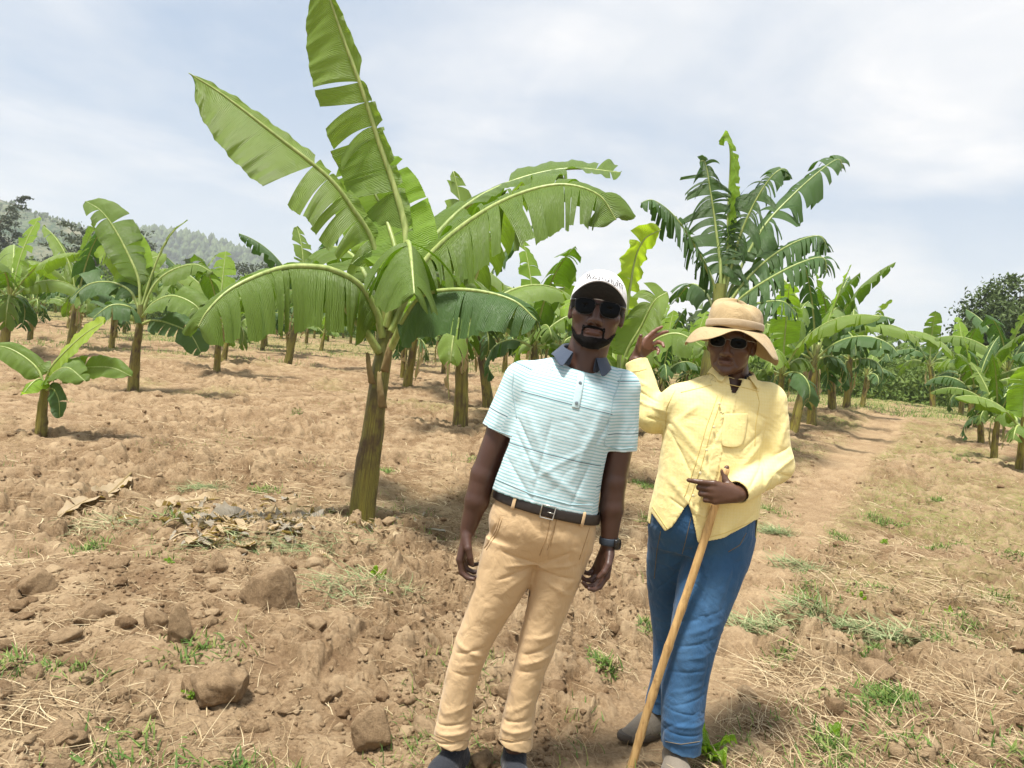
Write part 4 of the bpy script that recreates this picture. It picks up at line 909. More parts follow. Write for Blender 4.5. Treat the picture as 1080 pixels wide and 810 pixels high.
# ---- a head in its own frame (x right in the picture, y forward, z up), eye level at the origin
class Head:
    def __init__(s, O, R0, F0, U0, sc=1.0, yaw=0, roll=0, pitch=0, old=False):
        m = np.array([R0, F0, U0]); cy, sy = math.cos(yaw), math.sin(yaw); a = np.array([[cy, sy, 0], [-sy, cy, 0], [0, 0, 1]])      # yaw > 0 turns the face to the picture's left
        cp, sp = math.cos(pitch), math.sin(pitch); b = np.array([[1, 0, 0], [0, cp, sp], [0, -sp, cp]])                           # pitch > 0 lifts the face
        cr, sr = math.cos(roll), math.sin(roll); c = np.array([[cr, 0, -sr], [0, 1, 0], [sr, 0, cr]])                              # roll > 0 tilts the crown to the right
        s.m = b@a@c@m if False else b@(a.T if False else a)@c@m; s.m = s.m; s.O = np.array(O); s.sc = sc; s.old = old
    def w(s, p): return s.O+(np.asarray(p, float)*s.sc)@s.m
    def v(s, d): return np.asarray(d, float)@s.m
    def loc(s, V): return ((V-s.O)@s.m.T)/s.sc
    def grow(s, vx, neck=None):
        k = s.sc; w = s.w; X = s.v((1, 0, 0)); Y = s.v((0, 1, 0)); Z = s.v((0, 0, 1)); fr = [X, Y, Z]
        E = lambda c, r, kk=.01, op='u': vx.put(ellip(w(c), tuple(x*k for x in r), fr), kk*k, op)
        C = lambda a, b, ra, rb, kk=.01, op='u': vx.put(rcone(w(a), w(b), ra*k, rb*k), kk*k, op)
        E((0, -.012, .030), (.0765, .096, .083))
        st = [(-.117, .024, .052, .030), (-.105, .043, .045, .047), (-.078, .060, .030, .062), (-.04, .069, .016, .077), (0, .072, .008, .082), (.045, .069, .002, .084)]
        if s.old: st = [(-.112, .026, .050, .032), (-.100, .045, .042, .048), (-.075, .060, .028, .062), (-.04, .068, .014, .076), (0, .071, .008, .082), (.045, .069, .002, .084)]
        vx.put(stack([(w((0, y, z)), a*k, b*k) for z, a, y, b in st], X, Y, Z, 2.25), .014*k)
        C((-.040, .079, .021), (.040, .079, .021), .0105, .0105, .012)
        for sg in (-1, 1):
            E((sg*.032, .090, -.002), (.016, .012, .012), .012, 's'); E((sg*.032, .076, -.002), (.0125, .0125, .0125), .002)
            E((sg*.046, .062, -.028), (.024, .020, .018), .018)
            C((sg*.015, .097, -.048), (sg*.013, .103, -.043), .0085, .0085, .006)
            E((sg*.078, -.006, -.012), (.009, .019, .031), .006); E((sg*.084, -.001, -.010), (.006, .010, .018), .003, 's'); C((sg*.076, .004, -.03), (sg*.077, .004, -.034), .008, .007, .004)
            if s.old: C((sg*.024, .092, -.052), (sg*.040, .076, -.080), .003, .003, .006, 's')
        C((0, .088, .006), (0, .108, -.040), .0085, .0125, .008); E((0, .108, -.043), (.0135, .0115, .0105), .006)
        for sg in (-1, 1): E((sg*.0065, .104, -.0535), (.0042, .006, .003), .002, 's')
        C((-.016, .087, -.070), (.016, .087, -.070), .0085, .0085, .008); E((0, .0945, -.0695), (.0255, .0070, .0046), .004); E((0, .0935, -.0785), (.0225, .0080, .0058), .004)
        C((-.024, .094, -.0745), (.024, .094, -.0745), .0018, .0018, .002, 's')
        E((0, .084, -.104), (.021, .018, .016), .014)
    def lip(s, V):
        q = s.loc(V); a = np.exp(-(q[:, 0]/.024)**4-((q[:, 2]+.0755)/.0095)**4)*(q[:, 1] > .08); return a.astype(f32)

def hand(vx, W, Dh, Nh, thumb_dir, curls, sc=1.0, spread=0.0, thumb=None, rad=1.0):
    """W wrist, Dh towards the knuckles, Nh out of the palm, thumb_dir towards the thumb's side; curls: three bends per finger, index first"""
    Dh = nrm(Dh); Nh = nrm(Nh-(Nh@Dh)*Dh); S = nrm(np.cross(Dh, Nh)); S = S if S@thumb_dir > 0 else -S
    w = lambda a, b, c: W+(a*Dh+b*S+c*Nh)*sc
    off = (.031, .0105, -.0105, -.030); kn = (.088, .092, .087, .079); ln = ((.042, .025, .021), (.046, .029, .022), (.042, .027, .022), (.033, .020, .019))
    vx.put(rcone(w(.012, 0, 0), w(.07, 0, 0), .026*sc, .036*sc, (Nh, .42)), .012)
    for i in range(4):
        a = w(.012, off[i]*.45, .002); b = w(kn[i], off[i], -.001); vx.put(rcone(a, b, .0145*sc, .0108*sc), .010)
        p = b; ang = 0; dv = Dh+S*spread*(off[i]/.03); dv = nrm(dv)
        for j in range(3):
            ang += curls[i][j]; d = dv*math.cos(ang)+Nh*math.sin(ang); q = p+d*ln[i][j]*sc; r0 = (.0098, .0087, .0079, .0068)[j]*(.9 if i == 3 else 1)*rad*sc; r1 = (.0087, .0079, .0068)[j]*(.9 if i == 3 else 1)*rad*sc
            vx.put(rcone(p, q, r0, r1), .0035 if j else .006); p = q
    th = thumb or ((.022, .022, .008), (.050, .045, .020), (.078, .053, .030), (.100, .052, .036)); rr = (.0155, .0122, .0102, .0082)
    for i in range(3): vx.put(rcone(w(*th[i]), w(*th[i+1]), rr[i]*sc, rr[i+1]*sc), .008 if i == 0 else .003)
    return S

def glasses(H, parent, lens_w, lens_h, y, z, frame, gap=.018, aviator=True, tub=.0022):
    root = bpy.data.objects.new('sunglasses', None); COL.objects.link(root); root.parent = parent
    g = Geo()
    for sg in (-1, 1):
        th = np.linspace(0, 2*PI, 40, endpoint=False); e = 2.6; ex = np.sign(np.cos(th))*np.abs(np.cos(th))**(2/e)*lens_w/2; ez = np.sign(np.sin(th))*np.abs(np.sin(th))**(2/e)*lens_h/2
        if aviator: ez = ez-(ez < 0)*(.003)+.0; ex = ex*(1+.12*(ez/lens_h*2)); ex = ex+sg*(-.004)*(ez < 0)*0
        cx = sg*(gap/2+lens_w/2); rows = []
        for r in (0.0, .5, .85, 1.0):
            x = cx+ex*r; zz = z+ez*r; rows.append(H.w(np.stack([x, y-(x*x)*2.6+.0015*(1-r*r), zz], 1)))
        V = np.vstack(rows); g.add(V, grid_faces(4, 40, True)); pl = rows[-1]
        add_tube(g, np.vstack([pl, pl[:1]]), tub*H.sc*.8, 6, 1, False)
    me = g.mesh('lens', [LENS, frame]); o = link('lens', me, root); sm = o.modifiers.new('s', 'SOLIDIFY'); sm.thickness = .0015
    g = Geo(); add_tube(g, spline([H.w((-gap/2-.002, y, z+.006)), H.w((0, y+.003, z+.010)), H.w((gap/2+.002, y, z+.006))], 8), tub*H.sc, 6)
    for sg in (-1, 1):
        x = sg*(gap/2+lens_w); add_tube(g, spline([H.w((x-sg*.002, y-(x*x)*2.6, z+lens_h*.32)), H.w((sg*.078, y-.03, z+lens_h*.32)), H.w((sg*.0815, .02, z+lens_h*.25)), H.w((sg*.081, -.012, z+.002)), H.w((sg*.080, -.028, z-.018))], 14), tub*1.15*H.sc, 6)
    link('frame', g.mesh('frame', [frame]), root); return root
def nest(parent, loc):
    return parent
def sheet(name, V, nu, nv, mats, parent, thick=.003, wrap=False, off=0, sub=True, rim=None):
    o = link(name, mesh_np(name, V, grid_faces(nu, nv, wrap), True, None, mats), parent); s = o.modifiers.new('s', 'SOLIDIFY'); s.thickness = thick; s.offset = off
    if rim is not None: s.material_offset = rim; s.material_offset_rim = 0
    if sub: q = o.modifiers.new('b', 'SUBSURF'); q.levels = 1; q.render_levels = 1
    return o
def collar(name, c, Rv, Fv, Uv, rin, rout, h, drop, gap, mats, parent, point=.03, tall_back=.012, spread=.02, ry=1.0):
    n = 60; th = np.linspace(gap, 2*PI-gap, n); k = 8; V = []
    for i, t in enumerate(th):
        back = .5-.5*math.cos(t); edge = math.exp(-((min(t-gap, 2*PI-gap-t))/.42)**2); r_ = [rin, rin+.002, rin+.006, rin+.011]
        dirv = math.sin(t)*Rv+math.cos(t)*Fv*ry; top = c+dirv*rin+Uv*(h*(.55+.45*back)+tall_back*back-.012*(1-back))
        side = nrm(dirv-(dirv@Fv)*Fv*.6)
        bot = c+dirv*(rout+.006*edge)+Uv*(-drop*(.8+.2*back)-point*edge+.012)+side*spread*edge+Fv*.012*edge
        base = c+dirv*(rin+.004)-Uv*.03
        V += [base, c+dirv*(rin+.001)+Uv*0, top, top+dirv*.004+Uv*.003, top+dirv*.008, top*.66+bot*.34+dirv*.004, top*.33+bot*.67+dirv*.003, bot]
    return sheet(name, np.array(V), n, k, mats, parent, .0035)

def folds_fn(fr, strokes, noise_amp=.0, seed=0, nsc=(9, 9, 14), extra=None):
    """strokes: (p0, p1, width, amp) ridges (+) or creases (-) on the side facing the camera"""
    def fn(V, Nn):
        d = np.zeros(len(V)); front = np.clip(-(Nn[:, 1])*2.5+.3, 0, 1)
        for a, b, w, amp in strokes:
            # measure in the picture plane so the stroke lies on the surface
            A = V[:, [0, 2]]; a2 = np.array([a[0], a[2]]); b2_ = np.array([b[0], b[2]]); ab = b2_-a2; t = np.clip(((A-a2)@ab)/(ab@ab), 0, 1); q = np.linalg.norm(A-a2-t[:, None]*ab, axis=1)
            d += (1.0*amp*np.exp(-np.abs(q/(w*.62))**1.15) if amp < 0 else .75*amp*np.exp(-(q/w)**2))*np.sin(PI*np.clip(t*.86+.07, 0, 1))**.5*front
        if noise_amp:
            loc = V@np.array(fr).T; x, y, z = loc.T; wx = fbm3(x*6, y*6, z*6, seed, 2)*1.6
            r = 1-np.abs(2*fbm3(x*nsc[0]+wx, y*nsc[1]+wx, z*nsc[2]+wx*2, seed+3, 3)-1); d += -noise_amp*.7*np.maximum(0, (r-.6)/.4)**1.3+noise_amp*.9*(fbm3(x*5, y*5, z*5, seed+5, 2)-.5)+noise_amp*.5*(fbm3(x*30, y*30, z*45, seed+9, 2)-.5)
        if extra is not None: d = d+extra(V, Nn)
        return V+Nn*d[:, None]
    return fn
def person(label, loc):
    o = bpy.data.objects.new('person', None); return o

def frame_of(top, bot):
    U = nrm(top-bot); Rv = nrm(_r-(_r@U)*U); Fv = nrm(np.cross(Rv, U)); Fv = Fv if Fv[1] < 0 else -Fv; return Rv, Fv, U
VH = .0036
from mathutils.bvhtree import BVHTree
def seams(obj, lines, mat, name='seam', r=.0014, lift=.0006):
    me = obj.data; V = [v.co.copy() for v in me.vertices]; T_ = BVHTree.FromPolygons(V, [tuple(p.vertices) for p in me.polygons]); g = Geo(); c = Vector(CAM)
    for l in lines:
        l = np.array(l, float); seg = np.concatenate([[0], np.cumsum(np.linalg.norm(np.diff(l, axis=0), axis=1))]); n_ = max(4, int(seg[-1]/3)); q = np.linspace(0, seg[-1], n_); pts = []
        for x, y in zip(np.interp(q, seg, l[:, 0]), np.interp(q, seg, l[:, 1])):
            h = T_.ray_cast(c, Vector(P(x, y, 1.0)-CAM).normalized())
            if h[0] is not None and (not pts or np.linalg.norm(np.array(h[0])-pts[-1]) < .04): pts.append(np.array(h[0])+np.array(h[1])*lift*(1 if h[1].y < 0 else -1))
        if len(pts) > 3: g = Geo(); add_tube(g, np.array(pts), r, 5); link(name, g.mesh(name, [mat]), obj)
# =============================================================== the man in the striped polo
Y1 = y_at_z(475, 787, .105); Y1b = y_at_z(543, 789, .105)
q1 = lambda px, py, dy=0.0: PY(px, py, Y1+dy)
R1, F1, U1 = frame_of(q1(613, 385), q1(509, 790)); S1 = Y1/F*1.003       # metres per pixel
A1 = P(505, 800, Y1)
T1 = [(q1(572, 536), .192, .136), (q1(577, 505), .186, .132), (q1(585, 475), .180, .130), (q1(596, 440), .186, .128), (q1(603, 416), .190, .118), (q1(608, 399), .150, .095), (q1(611, 391), .080, .074)]
armL = [q1(551, 401), q1(529, 452), q1(510, 500), q1(503, 528), q1(493, 560)]; armR = [q1(657, 409), q1(655, 460), q1(647, 508), q1(645, 535), q1(642, 574)]
H1 = Head(q1(630, 326.5, -.01), R1, F1, U1, 1.12, yaw=R(6), roll=R(-4), pitch=R(1))
vx = Vox(np.minimum(A1, q1(480, 280))-[.12, .22, .10], np.maximum(A1, q1(672, 280))+[.05, .24, .05], VH)
vx.put(stack([(c, a-.02, b-.02) for c, a, b in T1[:-1]], R1, F1, U1), .01)
for A in (armL, armR):
    vx.put(rcone(q1(612, 399, .015), A[0]+[0, .01, 0], .036, .046), .02)
    for i, (ra, rb) in enumerate(((.050, .048), (.048, .042), (.043, .041), (.040, .0265))): vx.put(rcone(A[i], A[i+1], ra, rb), .012)
vx.put(rcone(q1(612, 398, .01), H1.w((0, -.018, -.06)), .069, .067), .02)
for sg in (-1, 1): vx.put(rcone(q1(612+sg*3, 390, .01), q1(612+sg*15, 396+sg*3, .01), .045, .030), .02)
for leg in ([(556, 560), (498, 681), (475, 785)], [(590, 560), (566, 681), (543, 787)]):
    p_ = [q1(*x) for x in leg]; vx.put(rcone(p_[0], p_[1], .075, .052), .02); vx.put(rcone(p_[1], p_[2], .05, .034), .02)
H1.grow(vx)
dn = nrm(armL[4]-armL[3])
hand(vx, armL[4]+dn*.0, dn*1.0+R1*.10, R1*.9+F1*.15, F1, [(.35, .75, .5), (.45, .85, .6), (.5, .9, .6), (.5, .9, .6)], 1.06, 0, ((.02, .02, .006), (.045, .036, .020), (.072, .036, .032), (.092, .028, .040)))
dn = nrm(armR[4]-armR[3])
hand(vx, armR[4]+dn*.01, dn-R1*.22, -R1*.75+F1*.50, F1-R1*.2, [(.40, .75, .5), (.55, .9, .6), (.6, .95, .6), (.65, 1.0, .6)], 1.04, .0, ((.02, .022, .006), (.046, .040, .018), (.072, .044, .030), (.092, .038, .040)))
m1 = voxmesh(vx, 'person', [SK1], None, None, lambda V: {'lip': H1.lip(V)*.45, 'palm': np.zeros(len(V))})
tag(m1, 'man in pale striped polo, tan trousers and white cap standing with arms hanging down', 'person')
# beard and cropped side hair
def hair_piece(H, name, region, t, parent, seed=0, h=.0028, mat=None):
    lo = H.w((0, 0, 0))-.16*H.sc; v2 = Vox(lo, H.w((0, 0, 0))+.16*H.sc, h); H.grow(v2); sl, X, Y, Z = v2.all()
    pts = np.stack(np.broadcast_arrays(X, Y, Z), -1).reshape(-1, 3); near = np.abs(v2.D.ravel()) < .03; q = H.loc(pts[near].astype(float)); r = np.full(len(pts), .05); nz = (fbm3(q[:, 0]*220, q[:, 1]*220, q[:, 2]*220, seed, 2)-.5)*.005
    r[near] = region(q)+nz; v2.D = np.maximum(np.maximum(v2.D-t, -(v2.D+.006)), r.reshape(v2.D.shape).astype(f32)); return voxmesh(v2, name, [mat or HAIRM], parent, None, None, 1, .3)
def beard_region(q):
    x, y, z = np.abs(q[:, 0]), q[:, 1], q[:, 2]
    jaw = np.maximum(z-(-.0905+.001*(x/.03)**2+np.maximum(x-.045, 0)*1.0), np.maximum(-(y+.012), x-.071)); stach = np.maximum(np.abs(z+.0620+.10*x*x/.03)-.0034, x-.031); side = np.maximum(np.maximum(np.abs(x-.0315)-.0026, z+.058), -(z+.11))
    burn = np.maximum(np.maximum(np.abs(y-.012)-.013, -x+.05), np.maximum(z-.02, -(z+.09)))
    r = np.minimum(np.minimum(jaw, np.maximum(stach, -y+.06)), np.maximum(side, -y+.05)); return r
hair_piece(H1, 'beard', beard_region, .0034, m1, 3)
glasses(H1, m1, .058, .044, .100, -.004, FRAMEM, .014)
# polo shirt
v = Vox(vx.lo, vx.lo+vx.h*vx.n, VH); v.put(stack(T1, R1, F1, U1, 2.3, True), .001)
v.put(rcone(q1(606, 389, .01), q1(553, 402), .052, .064), .03); v.put(rcone(q1(622, 394, .01), q1(654, 409), .050, .060), .03)
v.put(rcone(q1(551, 402), q1(522, 462), .066, .060), .020); v.put(rcone(q1(656, 410), q1(654, 490), .062, .056), .020)
v.shell(.008)
dL = nrm(q1(522, 462)-q1(551, 402)); dR = nrm(q1(654, 490)-q1(656, 410)); v.put(cyl(q1(526, 455), q1(526, 455)+dL*.2, .082), 0, 's'); v.put(cyl(q1(655, 475)+0*dR, q1(655, 475)+dR*.2, .078), 0, 's')
hemU = q1(574, 527)@U1; sl, X, Y, Z = v.all(); v.D = np.maximum(v.D, (f32(hemU)-L3(X, Y, Z, U1)).astype(f32))
v.put(rcone(q1(612, 392), q1(616, 362), .064, .078), .004, 's'); v.put(rcone(q1(607, 402)+F1*.11, q1(613, 375)+F1*.10, .010, .055), .004, 's')
def polo_attr(V):
    aL = np.array(q1(551, 402)); sv = np.where(V@R1 < q1(600, 430)@R1, (V-q1(526, 455))@dL, (V-q1(655, 475))@dR)
    mL = ((V-q1(545, 420))@nrm(-R1+U1*.25) > 0); mR = ((V-q1(641, 440))@nrm(R1+U1*.05) > 0); return {'tv': V@U1, 'sv': sv, 'slv': (mL | mR).astype(f32)}
stk = lambda l, q: [(q(a, b), q(c, d), w, m) for a, b, c, d, w, m in l]
polo = voxmesh(v, 'polo_shirt', [POLO], m1, folds_fn((R1, F1, U1), stk([(546, 440, 560, 470, .010, -.007), (556, 432, 580, 500, .014, .006), (545, 455, 566, 500, .010, -.005), (640, 440, 622, 470, .010, -.006), (632, 430, 600, 500, .015, .006), (560, 480, 610, 520, .014, .005), (535, 480, 560, 520, .012, -.005), (604, 430, 596, 500, .02, .003), (626, 470, 600, 525, .010, -.004), (530, 420, 522, 450, .010, .004), (660, 430, 656, 465, .010, .004), (580, 440, 560, 520, .010, -.004), (612, 470, 560, 500, .009, .003)], q1), .0022, 3, (5, 5, 6)), polo_attr)
collar('collar', q1(613.5, 380), R1, F1, U1, .070, .106, .044, .020, R(32), [NAVY], polo, .034, .006, .006)
# placket strip with its buttons follows the chest
def on_front(fn_, h, r_off, lift):
    th = np.linspace(.02, PI-.02, 60); ring = fn_.ring(h, th); x = ring@R1; i = np.argsort(x); t = np.interp(r_off, x[i], th[i]); return fn_.ring(h, np.array([t]))[0]+F1*lift
T1fn = stack(T1, R1, F1, U1, 2.3)[0]
V = []
hs = np.linspace(q1(612, 392)@U1, q1(604, 428)@U1, 12)
for i, h in enumerate(hs):
    cxr = q1(613, 385)@R1+(q1(603, 430)@R1-q1(613, 385)@R1)*(i/11)
    for o_ in (-.012, -.011, .011, .012): V.append(on_front(T1fn, h, cxr+o_, .002 if abs(o_) > .0115 else .0045))
sheet('placket', np.array(V), 12, 4, [cloth_mat('pale_knit', (.44, .59, .62), (.50, .65, .68))], polo, .002)
def button(c, Rv, Fv, Uv, r, mt, parent):
    g = Geo(); th = np.linspace(0, 2*PI, 12, endpoint=False); g.add(np.vstack([c+Fv*z_+(np.cos(th)[:, None]*Rv+np.sin(th)[:, None]*Uv)*q for q, z_ in ((.0002, 0), (r*.75, .0008), (r, 0), (r, -.004))]), grid_faces(4, 12, True)); link('button', g.mesh('button', [mt]), parent)
for hh in (.3, .85):
    h = hs[0]+(hs[-1]-hs[0])*hh; cxr = q1(613, 385)@R1+(q1(603, 430)@R1-q1(613, 385)@R1)*hh; button(on_front(T1fn, h, cxr, .008), R1, F1, U1, .0055, BTN, polo)
# trousers
LL_ = [(541, 572, 31, .10), (534, 600, 31, .098), (523, 627, 27.5, .092), (510, 655, 22.5, .080), (498, 681, 20, .076), (489, 708, 18.5, .072), (483, 735, 18, .069), (478, 765, 19.5, .072), (475, 790, 21, .078)]
LR_ = [(592, 575, 29, .10), (588, 600, 28.5, .098), (581, 627, 24.5, .090), (573, 655, 21.5, .080), (566, 681, 20.5, .076), (558, 708, 18, .070), (551, 735, 17, .067), (546, 765, 18.5, .070), (543, 790, 20.5, .076)]
v = Vox(vx.lo, [vx.lo[0]+vx.h*vx.n[0], vx.lo[1]+vx.h*vx.n[1], q1(578, 512)[2]], VH)
hipT = stack([(q1(565, 590), .150, .088), (q1(570, 562), .186, .128), (q1(577, 530), .176, .124), (q1(579, 516), .172, .122)], R1, F1, U1, 2.3)
v.put(stack([(q1(a, b), h*S1*.97, r*.95) for a, b, h, r in LL_], R1, F1, U1, 2.1), .001); v.put(stack([(q1(a, b, .0), h*S1*.97, r*.95) for a, b, h, r in LR_], R1, F1, U1, 2.1), .012); v.put(hipT, .03)
v.shell(.009); h1_ = q1(477, 781)@U1; h2_ = q1(543, 783)@U1; sl, X, Y, Z = v.all(); side_ = L3(X, Y, Z, R1) < f32(q1(512, 780)@R1); v.D = np.maximum(v.D, np.where(side_, f32(h1_), f32(h2_))-L3(X, Y, Z, U1)).astype(f32)
KF = [(567, 588, 530, 575, .008, -.006), (567, 588, 535, 590, .007, .005), (567, 590, 525, 604, .008, -.006), (566, 592, 530, 618, .010, .005), (568, 588, 600, 575, .008, -.006), (570, 592, 606, 588, .008, .005), (570, 596, 604, 604, .008, -.006), (572, 604, 600, 622, .010, .005), (580, 545, 572, 585, .006, .004), (583, 545, 574, 588, .003, -.004),
      (482, 683, 512, 676, .008, -.006), (480, 672, 514, 688, .009, .006), (484, 694, 510, 694, .009, .005), (552, 684, 586, 672, .008, -.006), (550, 694, 584, 684, .009, .006), (556, 668, 588, 662, .009, .005), (478, 702, 505, 706, .008, -.004), (546, 702, 576, 698, .008, -.004),
      (460, 758, 496, 754, .007, -.006), (462, 766, 498, 764, .008, .007), (458, 776, 494, 772, .006, -.006), (462, 784, 492, 778, .006, .005), (530, 755, 562, 750, .007, -.006), (528, 764, 566, 762, .008, .007), (526, 775, 562, 770, .006, -.005), (470, 745, 500, 735, .008, .004), (535, 745, 560, 732, .008, .004),
      (527, 540, 512, 575, .004, -.004), (621, 556, 612, 590, .004, -.004)]
tr = voxmesh(v, 'trousers', [KHAKI], m1, folds_fn((R1, F1, U1), stk(KF, q1), .0045, 7, (8, 8, 7)))
SEAMK = cloth_mat('tan_stitch', (.36, .235, .115), (.42, .28, .14))
seams(tr, [[(528, 545), (523, 560), (511, 578)], [(530, 546), (525, 561), (513, 580)], [(622, 556), (617, 572), (611, 590)], [(582, 541), (577, 565), (569, 586)], [(588, 542), (584, 562), (577, 580)], [(458, 775), (475, 782), (494, 781)], [(527, 779), (545, 782), (563, 779)]], SEAMK)
def waist(fn_, px, py, hgt, lift, mat, name, parent, Rv, Fv, Uv, q):
    h = q(px, py)@Uv; th = np.linspace(0, 2*PI, 80, endpoint=False); V = []
    for dz, l in ((-hgt/2, lift-.002), (-hgt/2+.003, lift), (hgt/2-.003, lift), (hgt/2, lift-.002)):
        r = fn_.ring(h+dz, th); c = r.mean(0); V.append(r+(r-c)/np.linalg.norm(r-c, axis=1)[:, None]*l)
    V = np.array(V).reshape(-1, 3); return sheet(name, V, 4, 80, [mat], parent, .004, True)
belt = waist(hipT[0], 577, 532, .034, .009, BELT, 'belt', m1, R1, F1, U1, q1)
c = on_front(hipT[0], q1(577, 532)@U1, q1(576, 530)@R1, .014); g = Geo(); rect = [c+R1*a*.022+U1*b*.021 for a, b in ((-1, -1), (1, -1), (1, 1), (-1, 1), (-1, -1))]; add_tube(g, np.array(rect), .0028, 6); add_tube(g, np.array([c-R1*.0, c+R1*.02+F1*.002]), .002, 5); link('buckle', g.mesh('buckle', [METAL]), belt)
for a, b in ((543, 519), (613, 537)):
    V = []; cc = q1(a, b)@R1
    for dz in (-.026, -.02, .0, .02, .026):
        for o_ in (-.006, .006): V.append(on_front(hipT[0], q1(577, 532)@U1+dz, cc+o_, .004 if abs(dz) > .022 else .015))
    sheet('belt_loop', np.array(V), 5, 2, [KHAKI], tr, .002)
# shoes
def shoe(name, heel, d, L_, wd, parent, upper, sole, h=.075, hz=.028, boot=False, lab=None):
    d = nrm(np.array([d[0], d[1], 0])); s = np.array([-d[1], d[0], 0]); z = np.array([0, 0, 1.0]); H_ = np.array(heel); v = Vox(H_-[.34, .34, .02], H_+[.34, .34, .24], .0036)
    w = lambda a, b, c: H_+d*a*L_+s*b+z*c
    v.put(rcone(w(.12, 0, .045), w(.52, 0, .042), .036, .042, (s, 1.0)), .01); v.put(rcone(w(.5, 0, .035), w(.86, .004, .024), .040, .030, (s, 1.25)), .03); v.put(rcone(w(.16, 0, .05), w(.22, 0, .13 if boot else .10), .036, .040), .03); v.put(rcone(w(.3, 0, .08), w(.7, 0, .04), .03, .022), .03)
    sl, X, Y, Z = v.all(); v.D = np.maximum(v.D, f32(H_[2]+.012)-Z+0*X).astype(f32)
    o = voxmesh(v, name, [upper], parent, None, None, 2); 
    if lab: o['label'] = lab
    outline = []
    for t in np.linspace(0, 2*PI, 44, endpoint=False):
        a = .5-.53*math.cos(t); b = math.sin(t)*wd*(.80+.32*math.sin(PI*min(1, max(0, a))*.62+.35))*(abs(math.sin(t))**-.25 if abs(math.sin(t)) > .05 else 1)*.9; outline.append((a, b))
    V = []
    for k_, (zz, e) in enumerate(((0.0, .94), (.003, 1.0), (hz*.7, 1.02), (hz, .98))):
        for a, b in outline: V.append(w(.5+(a-.5)*e, b*e, zz+(.012*max(0, a-.75)/.25)))
    n_ = len(outline); me_V = np.array(V); g = Geo(); g.add(me_V, grid_faces(4, n_, True)); cb = w(.5, 0, 0); ct = w(.5, 0, hz); g.add(np.vstack([me_V[:n_], cb]), np.stack([np.arange(n_), (np.arange(n_)+1) % n_, np.full(n_, n_)], 1)); g.add(np.vstack([me_V[-n_:], ct]), np.stack([(np.arange(n_)+1) % n_, np.arange(n_), np.full(n_, n_)], 1))
    so = link('sole', g.mesh('sole', [sole]), o); g = Geo()
    for i in range(5):
        a = .36+.075*i; zz = .112-.020*i-(.0 if boot else .004); add_tube(g, spline([w(a, -.028, zz-.014), w(a+.01, 0, zz+.002), w(a+.02, .028, zz-.014)], 8), .0028, 5)
    link('laces', g.mesh('laces', [LACE]), o); return o
aL = q1(475, 787); aR = q1(543, 789)
shoe('shoe', [aL[0]+.045, aL[1]+.075, .003], (-.42, -.91), .285, .047, m1, SNEAK, RUB); shoe('shoe', [aR[0]-.005, aR[1]+.08, .003], (.10, -1.0), .285, .047, m1, SNEAK, RUB)
SEAMP = cloth_mat('blue_stitch', (.36, .52, .56), (.42, .58, .62))
seams(polo, [[(543, 384), (540, 410), (545, 441)], [(657, 393), (647, 420), (640, 452), (637, 470)], [(512, 449), (526, 455), (540, 460)], [(638, 470), (653, 474), (668, 472)], [(523, 505), (560, 521), (600, 532), (628, 533)]], SEAMP)
# wristwatch
w0 = armR[4]+nrm(armR[3]-armR[4])*.012; ax = nrm(armR[3]-armR[4]); u = nrm(np.cross(ax, F1)); wv = nrm(np.cross(ax, u)); th = np.linspace(0, 2*PI, 40, endpoint=False)
V = np.vstack([w0+ax*z_+(np.cos(th)[:, None]*u+np.sin(th)[:, None]*wv)*r for z_, r in ((-.012, .031), (-.011, .0335), (.011, .0335), (.012, .031))]); WB = flat('watch_band', (.035, .05, .07), .5, .4)
wt = sheet('wristwatch', V, 4, 40, [WB], m1, .002, True); g = Geo(); dcase = nrm(R1*.75+F1*.65); e2 = nrm(np.cross(dcase, ax)); th = np.linspace(0, 2*PI, 28, endpoint=False); sqr = (np.abs(np.cos(th))**4+np.abs(np.sin(th))**4)**-.25
g.add(np.vstack([w0+dcase*z_+(np.cos(th)*sqr)[:, None]*e2*r+(np.sin(th)*sqr)[:, None]*ax*r*1.1 for z_, r in ((.026, .015), (.036, .017), (.040, .016), (.0415, .013), (.0415, .0002))]), grid_faces(5, 28, True)); link('watch_case', g.mesh('watch_case', [FRAMEM]), wt)

# cap
def dome(H, rx, ry, z0f, z0b, ztop, cy, nu=26, nv=64, flat_=1.0, e=2.3):
    th = np.linspace(0, 2*PI, nv, endpoint=False); V = []
    for i in range(nu):
        t = i/(nu-1); ph = t*PI/2; r = math.cos(ph)**(2/e); z0 = z0b+(z0f-z0b)*(.5+.5*np.cos(th)); z = z0+(ztop-z0)*math.sin(ph)**(2/e)*flat_; r = max(r, .002)
        V.append(H.w(np.stack([np.sin(th)*rx*r, cy+np.cos(th)*ry*r, z+0*th], 1)))
    return np.array(V).reshape(-1, 3), nu, nv
V, nu, nv = dome(H1, .0845, .105, .018, -.004, .119, -.012)
cap = sheet('cap', V, nu, nv, [WHITEC], m1, .003, True)
def brim(H, zc, L_, drop, half=R(66), up=.0, rx=.086, ry=.107, cy=-.012, nu=36, nv=12):
    V = []
    for i in range(nu):
        a = -half+2*half*i/(nu-1); s_ = math.sin(a); edge = math.cos(a/half*PI/2)**.55
        for j in range(nv):
            t = j/(nv-1); x = s_*rx*(1+.06*t); y = cy+math.cos(a)*ry+t*L_*edge; z = zc-drop*(abs(s_)/math.sin(half))**2.0-(t*.012-up*t)*1+0; V.append(H.w((x, y, z)))
    return np.array(V), nu, nv
V, nu, nv = brim(H1, .024, .072, .040, up=.052)
b_ = sheet('brim', V, nu, nv, [WHITEC, UNDERB], cap, .004, off=1)
